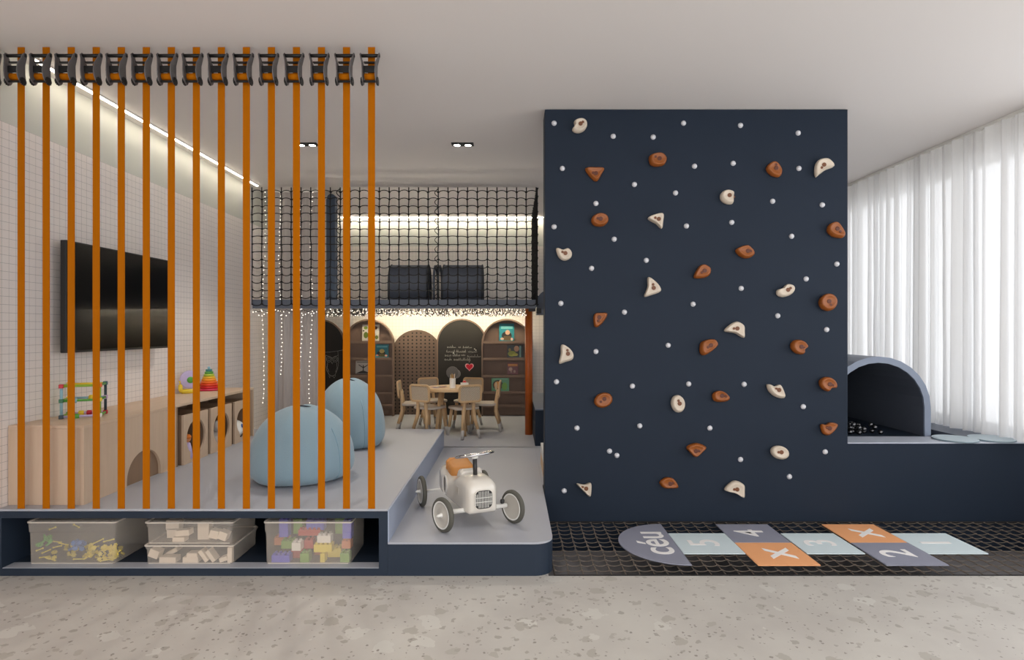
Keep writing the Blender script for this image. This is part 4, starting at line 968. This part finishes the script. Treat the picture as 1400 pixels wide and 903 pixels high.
# ------------------------------------------------------------------ toys on the cabinet
zt2 = ZU + HT + .0003
def pl_(n_, r, g, b): return mat(n_, rgb(r, g, b), .35)
RED, LIME, TEAL, LBL, PINK, ORG, DGR, NVG = pl_('toy_red', 200, 30, 50), pl_('toy_lime', 140, 178, 50), pl_('toy_teal', 60, 104, 112), pl_('toy_light_blue', 140, 182, 196), pl_('toy_lilac', 200, 170, 210), pl_('toy_orange', 232, 104, 36), pl_('toy_dark_green', 40, 108, 70), pl_('toy_charcoal', 46, 62, 70)
ac = empty('activity_cube', (-664 * U, 908 * U, zt2), math.radians(24.2), 'colourful open cube frame of plastic rods at the near end of the cabinet', 'toy')
a, b_, H = 24 * U, 20 * U, 52 * U; q = .011
cols = {(-1, -1): (NVG, DGR, RED, LBL), (1, -1): (WHITE, YEL, ORG, LIME), (-1, 1): (GRN, YEL, YEL, GRN), (1, 1): (RED, PINK, TEAL, NVG)}
for (sx_, sy_), (c0, c1, c2, post) in cols.items():
    x, y = sx_ * a, sy_ * b_
    m = MB(); m.tube([(x, y, .004), (x, y, H - .004)], .0075, 10); m.build('post', post, ac, True)
    for c, z in ((c0, q), (c1, H * .52), (c2, H - q)):
        m = MB(); m.box(x - q, x + q, y - q, y + q, z - q, z + q); m.build('connector', c, ac, bevel=.003)
for z, c in ((q, (LIL, PINK)), (H * .52, (GRN, LBL)), (H - q, (LIME, YEL))):
    for s_, cc in ((-1, c[0]), (1, c[1])):
        m = MB(); m.tube([(-a + q, s_ * b_, z), (a - q, s_ * b_, z)], .0068, 10); m.build('rod', cc, ac, True)
        m = MB(); m.tube([(s_ * a, -b_ + q, z), (s_ * a, b_ - q, z)], .0068, 10); m.build('rod', [LIME, GRN][s_ > 0], ac, True)
for x, y, z, c in ((-.03, -1, H * .52, LBL), (.02, 1, H * .52, YEL), (-.02, -1, q, GRN), (.01, 1, q, RED), (-.03, 1, q, YEL), (.04, 1, H * .52, YEL)):
    m = MB(); m.lathe([(.0072, -.014), (.015, -.010), (.015, .010), (.0072, .014)], (x, y * b_, z), 14, Matrix.Rotation(PI / 2, 4, 'Y')); m.build('bead', c, ac, True)
sn = empty('snail_toy', (-682 * U, 1.545 * D, zt2), math.radians(40), 'yellow snail toy with a big lilac wheel shell on the cabinet', 'toy')
m = MB(); m.tube([(-.052, 0, .017), (.0, 0, .016), (.04, 0, .015), (.062, 0, .010)], [.018, .020, .015, .006], 12); m.build('snail_body', YEL, sn, True)
m = MB(); m.tube([(-.05, 0, .015), (-.062, 0, .04), (-.06, 0, .06)], [.017, .015, .015], 12); m.ball((-.06, 0, .062), .016, 12); m.build('snail_head', YEL, sn, True)
m = MB()
for s_ in (-1, 1): m.tube([(-.062, s_ * .006, .072), (-.066, s_ * .012, .096)], .003, 6); m.ball((-.066, s_ * .012, .098), .005, 8)
m.build('antennae', YEL, sn, True)
Ry = Matrix.Rotation(PI / 2, 4, 'X')
m = MB(); m.lathe([(.001, -.012), (.06, -.014), (.072, -.008), (.072, .008), (.06, .014), (.001, .012)], (.005, 0, .108), 30, Ry); m.build('shell_wheel', LIL, sn, True)
for s_ in (-1, 1): m = MB(); m.lathe([(.026, 0), (.024, .006), (.001, .009)], (.008, s_ * .0125, .106), 18, Matrix.Rotation(-s_ * PI / 2, 4, 'X')); m.build('shell_center', GRN, sn, True)
py = empty('stacking_rings', (-672 * U, 1.622 * D, zt2), 0, 'rainbow stacking ring pyramid on the cabinet', 'toy')
cl = [(206, 50, 80), (206, 26, 30), (226, 70, 30), (236, 110, 30), (240, 150, 36), (236, 190, 50), (176, 196, 60), (90, 160, 70), (60, 130, 130)]
z = 0
for i, c in enumerate(cl):
    f = i / 9; r = .086 - .068 * f; t = .0195
    if i == 0: r = .086
    m = MB(); m.lathe([(r * .92, z + .0003), (r, z + t * .3), (r, z + t * .7), (r * .92, z + t - .0003)], (0, 0, 0), 28); m.build('ring', pl_('ring', *c), py, True); z += t
m = MB(); m.lathe([(.008, z), (.012, z + .01), (.008, z + .02), (.001, z + .022)], (0, 0, 0), 14); m.build('knob', LBL, py, True)
# ------------------------------------------------------------------ storage bins
fr = bpy.data.materials.new('frosted_plastic'); fr.use_nodes = True; n = fr.node_tree; n.nodes.clear()
tp = n.nodes.new('ShaderNodeBsdfTransparent'); tp.inputs[0].default_value = (.97, .95, .93, 1)
df = n.nodes.new('ShaderNodeBsdfDiffuse'); df.inputs[0].default_value = rgb(232, 222, 210)
gs = n.nodes.new('ShaderNodeBsdfGlossy'); gs.inputs['Roughness'].default_value = .25
a_ = n.nodes.new('ShaderNodeMixShader'); a_.inputs[0].default_value = .27; b2 = n.nodes.new('ShaderNodeMixShader'); b2.inputs[0].default_value = .05; o = n.nodes.new('ShaderNodeOutputMaterial')
n.links.new(tp.outputs[0], a_.inputs[1]); n.links.new(df.outputs[0], a_.inputs[2]); n.links.new(a_.outputs[0], b2.inputs[1]); n.links.new(gs.outputs[0], b2.inputs[2]); n.links.new(b2.outputs[0], o.inputs[0])
RIM = mat('bin_rim', rgb(214, 204, 192), .4)
ZN = 10 * U + .0035
def bin_(x0, x1, kf, zb_, h, label, depth=.30, group=None):
    xc = (X(x0, kf) + X(x1, kf)) / 2; w = (X(x1, kf) - X(x0, kf)) / 2
    e = empty('storage_bin', (xc, kf * D, zb_), 0, label, 'storage box', group)
    wb = w * .955; t = .002
    def ring(ww, y0, y1, z, r=.012): return [Vector((u, v + (y0 + y1) / 2, z)) for u, v in rrect(2 * ww, y1 - y0, r, 3)]
    m_ = MB(); m_.loft([ring(wb, .008, depth - .008, .0004), ring(wb * 1.012, .006, depth - .006, h * .72), ring(w * .985, .003, depth - .003, h * .74), ring(w * .99, .002, depth - .002, h - .014)], caps=False)
    m_._f([m_.bm.verts.new(v) for v in ring(wb, .008, depth - .008, .0004)])
    m_.build('tub', fr, e, True); smooth_by_angle(e.children[0], 30)
    m_ = MB(); m_.loft([ring(w, 0, depth, h - .0135), ring(w, 0, depth, h - .004), ring(w * .985, .004, depth - .004, h)]); lid = m_.build('lid', fr, e)
    m_ = MB(); R1 = ring(w + .001, -.001, depth + .001, 0); R2 = ring(w - .003, .003, depth - .003, 0)
    m_.loft([[v + Vector((0, 0, z)) for v in r] for r, z in ((R1, h - .013), (R1, h - .007), (R2, h - .007), (R2, h - .013))], caps=False, loop=True); m_.build('rim', RIM, lid)
    m_ = MB(); m_.box(-wb + .01, wb - .01, .0065, .0085, .0006, .004); m_.build('base_rim', RIM, e)
    return e, xc, w
KB = 1.0156
hB = 60.5 * U
b1, x1c, w1 = bin_(36, 158, KB, ZN, hB, 'leftmost clear storage box, full of yellow, green and blue connector pieces')
b2a, x2c, w2 = bin_(196.5, 319, KB, ZN, 28.0 * U, 'lower of two stacked clear boxes holding pale wooden blocks')
b2b, _, _ = bin_(197.5, 318.5, KB, ZN + 28.1 * U, 32.0 * U, 'upper of two stacked clear boxes holding pale wooden blocks')
b3, x3c, w3 = bin_(360, 481, KB, ZN, hB, 'rightmost clear storage box, full of big pastel toy bricks')
# --- contents: connector pieces
rnd = random.Random(42)
def piece_mesh(kind, m_):
    mb = MB()
    if kind == 'rod': mb.tube([(-.022, 0, 0), (.022, 0, 0)], .003, 6); mb.ball((-.022, 0, 0), .005, 6); mb.ball((.022, 0, 0), .005, 6)
    else:
        for i in range(3):
            a = PI * i / 3; mb.box(-.011, .011, -.0028, .0028, -.003, .003, Matrix.Rotation(a, 4, 'Y'))
        mb.tube([(0, -.004, 0), (0, .004, 0)], .005, 8)
    return mb.build('connector_piece', m_)
YP = pl_('piece_yellow', 244, 222, 90); GP_ = pl_('piece_green', 84, 170, 60); BP = pl_('piece_blue', 60, 118, 190)
protos = {}
def piece(kind, m_, cname, px, py, dy, rot, sc_=1.0):
    key = (kind, cname)
    if key not in protos: protos[key] = piece_mesh(kind, m_); o = protos[key]
    else: o = protos[key].copy(); C.objects.link(o)
    k = KB + dy / D
    o.location = (X(px, KB), KB * D + dy, max(Z(py, KB), ZN + .012)); o.rotation_euler = rot; o.scale = (sc_,) * 3
    tag(o, {'rod': '%s stick piece inside the leftmost clear storage box', 'star': '%s star-shaped connector inside the leftmost clear storage box'}[kind] % cname, 'toy piece', '%s %s pieces in the leftmost box' % (cname, kind))
def R3(): return (rnd.uniform(0, 6), rnd.uniform(0, 6), rnd.uniform(0, 6))
for _ in range(26): piece('star', YP, 'yellow', rnd.uniform(133, 154), rnd.uniform(750, 767), rnd.uniform(.018, .05), R3())
for _ in range(16): piece('star', YP, 'yellow', rnd.uniform(111, 128), rnd.uniform(748, 766), rnd.uniform(.018, .05), R3())
for _ in range(16): piece('rod', YP, 'yellow', rnd.uniform(44, 150), rnd.choice([728, 748, 755, 760, 769.5, 770, 770]) + rnd.uniform(-2, 1), rnd.uniform(.022, .08), (0, rnd.uniform(-.5, .5), rnd.uniform(-.6, .6)))
for _ in range(14): piece('star', GP_, 'green', rnd.uniform(46, 60), rnd.uniform(736, 750), rnd.uniform(.018, .06), R3(), 1.1)
for _ in range(16): piece('star', BP, 'blue', rnd.uniform(89, 106), rnd.uniform(743, 757), rnd.uniform(.018, .06), R3(), 1.1)
for _ in range(40): piece('star', YP, 'yellow', rnd.uniform(46, 150), rnd.uniform(768, 772), rnd.uniform(.03, .25), R3())
# --- wooden blocks
BLK = mat('pale_wood_block', rgb(236, 220, 200), .6, noise=(20, .04))
def block(w, h, d_, px, py, dy, rot, lab, floor_z):
    m_ = MB(); m_.box(-w / 2, w / 2, -d_ / 2, d_ / 2, -h / 2, h / 2); o_ = m_.build('wooden_block', BLK, bevel=.0015)
    ext = abs(math.sin(rot)) * w / 2 + abs(math.cos(rot)) * h / 2
    o_.location = (X(px, KB), KB * D + .014 + d_ / 2 + dy, max(Z(py, KB), floor_z + ext + .002)); o_.rotation_euler = (0, -rot, 0)
    tag(o_, lab, 'block', 'pale wooden blocks in the stacked boxes')
fz = ZN; lowl = 'in the lower stacked box'
for w, h, px, py, r, l in ((.05, .042, 207.5, 759.5, -.35, 'tilted square wooden block at the left end '), (.086, .028, 226.5, 768.5, 0, 'flat wooden block under a ramp '), (.062, .022, 223, 763, .5, 'short ramp-like leaning wooden block '), (.08, .028, 258, 769, 0, 'long flat wooden block, bottom of a pair '), (.055, .026, 260, 762, 0, 'short wooden block lying on a longer one '), (.068, .021, 275.5, 764, -.95, 'left of two leaning wooden sticks '), (.068, .021, 285.5, 764, -.95, 'right of two leaning wooden sticks '), (.042, .022, 303, 767, .3, 'small tilted wooden block near the right '), (.024, .078, 312, 763.5, 0, 'upright wooden post block at the right end ')):
    block(w, h, .05 if w > .03 else .024, px, py, 0 if 'ramp' not in l or 'under' in l else .06, r, l + lowl, fz)
fz2 = ZN + 28.1 * U; upl = 'in the upper stacked box'
for w, h, px, py, r, l in ((.07, .05, 228, 723, 0, 'large wooden block high at the left '), (.072, .03, 247, 731, .1, 'wooden block lying atop another, left of middle '), (.062, .024, 241.5, 740, 0, 'small flat wooden block near the front left '), (.06, .085, 271, 732, 0, 'tall wooden block in the middle '), (.045, .042, 290, 733, -.25, 'tilted wooden cube right of middle '), (.045, .042, 302, 735, -.35, 'tilted wooden cube nearest the right end '), (.06, .05, 228, 734, .05, 'wooden block at the bottom left ')):
    block(w, h, .045, px, py, .035 if py < 730 or 'tall' in l or 'bottom left' in l else .0, r, l + upl, fz2)
# --- big bricks
def brick_mesh(nx_, m_, tall=1.0):
    mb = MB(); w = .0235 * nx_; h = .026 * tall; mb.box(-w / 2, w / 2, -.0235, .0235, 0, h)
    for i in range(nx_):
        for j in (-1, 1): mb.lathe([(.0075, h + .0002), (.0075, h + .009), (.006, h + .009)], (-w / 2 + .0235 * (i + .5), j * .0118, 0), 12)
    return mb
BC = {'blue': (96, 92, 200), 'green': (120, 160, 60), 'red': (196, 70, 60), 'yellow': (226, 204, 70), 'white': (232, 226, 216), 'orange': (206, 120, 70)}
BMAT = {k_: mat('brick_' + k_, rgb(*v), .35) for k_, v in BC.items()}
BR = [('blue', 4, 1.4, 382, 771, 0, 'long blue brick, bottom left'), ('green', 3, 1.5, 388, 756, .04, 'green brick above the long blue one'), ('white', 2, 1.6, 403.5, 755, 0, 'white brick left of middle'), ('red', 5, 1.2, 417, 739, .05, 'long red brick high in the middle'), ('red', 2, 1.7, 416, 757, .05, 'red brick at middle height'), ('green', 2, 1.8, 415, 771, 0, 'green brick at the bottom middle'), ('yellow', 4, 1.5, 440, 757, 0, 'long yellow brick right of middle'), ('white', 3, 1.4, 441.5, 744, 0, 'white brick on top of the yellow one'), ('yellow', 1, 1.8, 439.5, 771, 0, 'small yellow brick at the bottom'), ('yellow', 3, 1.8, 452, 769, .05, 'yellow brick behind, bottom right of middle'), ('green', 2, 1.8, 470, 771, 0, 'green brick at the bottom right'), ('orange', 2, 1.5, 470, 755, .03, 'orange brick at the right end'), ('blue', 2, 3.4, 471, 741, .03, 'tall blue brick at the upper right'), ('blue', 4, 2.0, 424, 732, .06, 'large blue brick at the top middle'), ('blue', 2, 3.6, 382, 740, .04, 'tall blue brick at the upper left'), ('green', 2, 3.0, 399, 738, .07, 'tall green brick at the upper left of middle'), ('green', 2, 3.2, 457, 739, .08, 'tall green brick at the upper right of middle'), ('red', 3, 1.6, 400, 771, .06, 'red brick at the bottom left of middle'), ('orange', 3, 1.5, 372, 757, .1, 'orange brick deep at the left'), ('orange', 4, 2.2, 432, 771, .10, 'orange brick deep at the bottom middle')]
for c, nx_, tl, px, py, dy, l in BR:
    mb = brick_mesh(nx_, None, tl); o = mb.build('toy_brick', BMAT[c], bevel=.001)
    o.location = (X(px, KB), KB * D + .037 + dy, max(Z(py, KB), ZN + .003)); tag(o, l + ' in the rightmost clear box', 'toy brick', 'big toy bricks in the rightmost box')
# ------------------------------------------------------------------ floor net and hopscotch
fx0, fx1 = 59 * U, 925 * U; fy0, fy1 = D + .012, 1.285 * D - .012
fn = empty('floor_net', ((fx0 + fx1) / 2, (fy0 + fy1) / 2, -.004), 0, 'dark knotted rope trampoline net stretched over the sunken floor pit', 'net')
nu = int((fx1 - fx0) / (19.4 * U)); nv = 12
m = MB(); net_panel(m, Vector((-(fx1 - fx0) / 2, -(fy1 - fy0) / 2, 0)), Vector(((fx1 - fx0) / nu, 0, 0)), Vector((0, (fy1 - fy0) / nv, 0)), nu, nv, .0030, Vector((0, 0, -.008)), .0048, 5)
m.build('net_mesh', ROPE2, fn)
m = MB(); a, b_ = (fx1 - fx0) / 2 + .004, (fy1 - fy0) / 2 + .004
m.tube([(-a, -b_, 0), (a, -b_, 0), (a, b_, 0), (-a, b_, 0)], .007, 6, closed=True); m.build('border_rope', ROPE, fn)
HG, HO, HB = mat('mat_grey', rgb(140, 142, 157), .7), mat('mat_orange', rgb(236, 168, 116), .7), mat('mat_pale_blue', rgb(206, 220, 224), .7)
LET = mat('mat_lettering', rgb(240, 238, 236), .7)
YT, YM, YBm = (1.1475, 1.255), (1.0908, 1.1996), (1.037, 1.1465)
RT = Matrix.Rotation(PI / 2, 4, 'Z')
def hop(x0, x1, yy, m_, txt, label, size=66):
    cx_, cy_ = (x0 + x1) / 2 * U, (yy[0] + yy[1]) / 2 * D; w, h = (x1 - x0) / 2 * U - .0004, (yy[1] - yy[0]) / 2 * D - .0004
    m0 = MB(); m0.box(-w, w, -h, h, 0, .006); o_ = m0.build('hopscotch_mat', m_, bevel=.0015, loc=(cx_, cy_, .0055)); tag(o_, label, 'mat', 'hopscotch mats on the rope net')
    text_mesh('number' if txt.isdigit() else 'letter', txt, size * U, LET, o_, Matrix.Translation((0, 0, .0066)) @ RT, weight=.008)
hop(256, 348.5, YM, HB, '5', 'pale blue hopscotch mat with the number 5')
hop(349, 438, YT, HG, '4', 'grey hopscotch mat with the number 4')
hop(349, 438, YBm, HO, 'x', 'orange hopscotch mat with an x, nearest the terrazzo floor', 80)
hop(440, 527, YM, HB, '3', 'pale blue hopscotch mat with the number 3')
hop(531, 620, YT, HO, 'x', 'orange hopscotch mat with an x, against the climbing wall side', 80)
hop(531, 620, YBm, HG, '2', 'grey hopscotch mat with the number 2')
hop(620.5, 711, YM, HB, '1', 'pale blue hopscotch mat with the number 1')
cx_, cy_ = 255.5 * U, 1.1475 * D; r = 87.5 * U
m = MB(); m.prism([(-r * math.sin(PI * i / 28), r * math.cos(PI * i / 28)) for i in range(29)], lambda u, v, d: (u, v, d), 0, .006)
o = m.build('hopscotch_mat', HG, bevel=.0015, loc=(cx_, cy_, .0055)); tag(o, 'grey half-round hopscotch mat with the word céu', 'mat', 'hopscotch mats on the rope net')
text_mesh('lettering', 'céu', 72 * U, LET, o, Matrix.Translation((-33 * U, 0, .0066)) @ RT, weight=.01)
# ------------------------------------------------------------------ right corner: tunnel, deck, pads, balls
KT0, KT1 = 1.362, 1.80
tu = empty('arched_tunnel', (683 * U, KT0 * D, ZL + .0005), 0, 'slate-blue arched play tunnel on the ledge beside the sheer curtain', 'tunnel')
zd = DECK - ZL
def facet(w, h, z0, n=14):  # semicircle-ish arch, faceted
    return [(-w, z0), (-w, z0 + h - w * .98)] + [(-w * math.cos(PI * i / n), z0 + h - w * .98 + w * .98 * math.sin(PI * i / n)) for i in range(1, n)] + [(w, z0 + h - w * .98), (w, z0)]
Ro, Ho = 97 * U, (145.5 - 36.5) * 1.362 * U
o_, i_ = facet(Ro, Ho, zd), facet(Ro - 11.5 * U, Ho - 11.5 * U, zd)
dp = (KT1 - KT0) * D
m = MB(); m.loft([[Vector((u, d, v)) for u, v in q] for q, d in ((o_, 0), (o_, dp), (i_, dp), (i_, 0))], closed=False, caps=False, loop=True); m.build('tunnel_shell', [mat('slate_shell', rgb(126, 136, 154), .5)], tu)
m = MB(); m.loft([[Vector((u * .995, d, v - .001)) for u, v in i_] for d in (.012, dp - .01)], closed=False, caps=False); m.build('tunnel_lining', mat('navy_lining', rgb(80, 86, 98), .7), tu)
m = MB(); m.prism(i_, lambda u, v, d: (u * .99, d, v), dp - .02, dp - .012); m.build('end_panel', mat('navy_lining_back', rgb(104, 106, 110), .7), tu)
m = MB(); m.box(-Ro - .005, Ro + .005, 0, dp, 0, zd - .0005); m.build('tunnel_base', NAVY_D, tu)
rnd = random.Random(8); glossy = mat('black_gloss', rgb(96, 96, 98), .18, metal=.9); b0 = None
pts = []
for i in range(46):
    f = i / 46; x = X(1160, 1.40) - .02 + rnd.random() ** 1.3 * .22; y = 1.375 * D + rnd.uniform(0, .14); pts.append((x, y))
lvl = []
for x, y in pts:
    r = .017; z = DECK + r
    # simple stacking
    for (xx, yy, zz) in lvl:
        dd = math.hypot(x - xx, y - yy)
        if dd < 2 * r: z = max(z, zz + math.sqrt(max(0, 4 * r * r - dd * dd)))
    if z > DECK + .075: continue
    lvl.append((x, y, z))
    if b0 is None: m = MB(); m.ball((0, 0, 0), r, 12); b0 = m.build('shiny_ball', glossy, smooth=True); o = b0
    else: o = b0.copy(); C.objects.link(o)
    o.location = (x, y, z); tag(o, 'small shiny black ball in the heap at the tunnel mouth', 'ball', 'shiny black balls in the tunnel mouth')
def pad(x0, x1, k, lab, m_):
    r = (X(x1, k) - X(x0, k)) / 2; e = empty('round_pad', ((X(x0, k) + X(x1, k)) / 2, k * D, DECK + .0003), 0, lab, 'pad', 'round stepping pads on the ledge')
    q = MB(); q.lathe([(r * .97, 0), (r, .003), (r, .010)], (0, 0, 0), 40); o_ = q.build('pad_base', mat('pad_edge', rgb(128, 146, 156), .6), e); smooth_by_angle(o_)
    q = MB(); q.lathe([(r, .0102), (r * .985, .0125), (.001, .013)], (0, 0, 0), 40); o_ = q.build('pad_top', m_, e); smooth_by_angle(o_)
PADM = mat('pad_top_blue', rgb(188, 204, 212), .6)
pad(1279, 1332, 1.318, 'left pale blue round pad on the ledge in front of the curtain', PADM)
pad(1329, 1382, 1.322, 'right pale blue round pad on the ledge in front of the curtain', PADM)
# deck behind the climbing wall, seen in the gap left of it
dk = empty('rear_deck', (70 * U, 1.83 * D, ZL + .0005), 0, 'low navy deck block with slate top behind the climbing wall', 'deck')
m = MB(); m.box(-12 * U, 560 * U, 0, .48 * D, 0, DECK - ZL - .012); m.build('deck_body', NAVY, dk)
m = MB(); m.box(-12 * U, 560 * U, 0, .48 * D, DECK - ZL - .0118, DECK - ZL); m.build('deck_top', SLATE, dk)
ws = empty('white_box_seat', (90 * U, 1.5 * D, ZL + .0005), 0, 'white low box with wooden end seen in the gap beside the climbing wall', 'box')
m = MB(); m.box(-28 * U, 80 * U, -.06 * D, .085 * D, .10, 46 * U); m.build('box_body', WHITE, ws)
m = MB(); m.box(-28 * U, 80 * U, -.06 * D, .085 * D, 0, .0998); m.build('wooden_plinth', BEECH, ws)
# rounded bridge seen beyond the net
br = empty('padded_bridge', (72 * U, 2.12 * D, ZL + .0005), 0, 'slate-blue rounded padded arch seen between the net and climbing wall', 'arch')
zt_ = Z(397, 2.12) - ZL; zb2 = Z(430.5, 2.12) - ZL; Lx = 260 * U; rr = .13
m = MB(); pl = [(0, zb2), (Lx, zb2), (Lx, zt_)] + [(rr - rr * math.sin(PI / 2 * i / 8), zt_ - rr + rr * math.cos(PI / 2 * i / 8)) for i in range(9)]
m.prism(pl, lambda u, v, d: (u, d, v), 0, .3); m.build('bridge_body', SLATE, br)
m = MB(); m.box(Lx - .12, Lx, .05, .25, DECK - ZL + .0005, zb2 - .0005); m.build('bridge_post', SLATE, br)
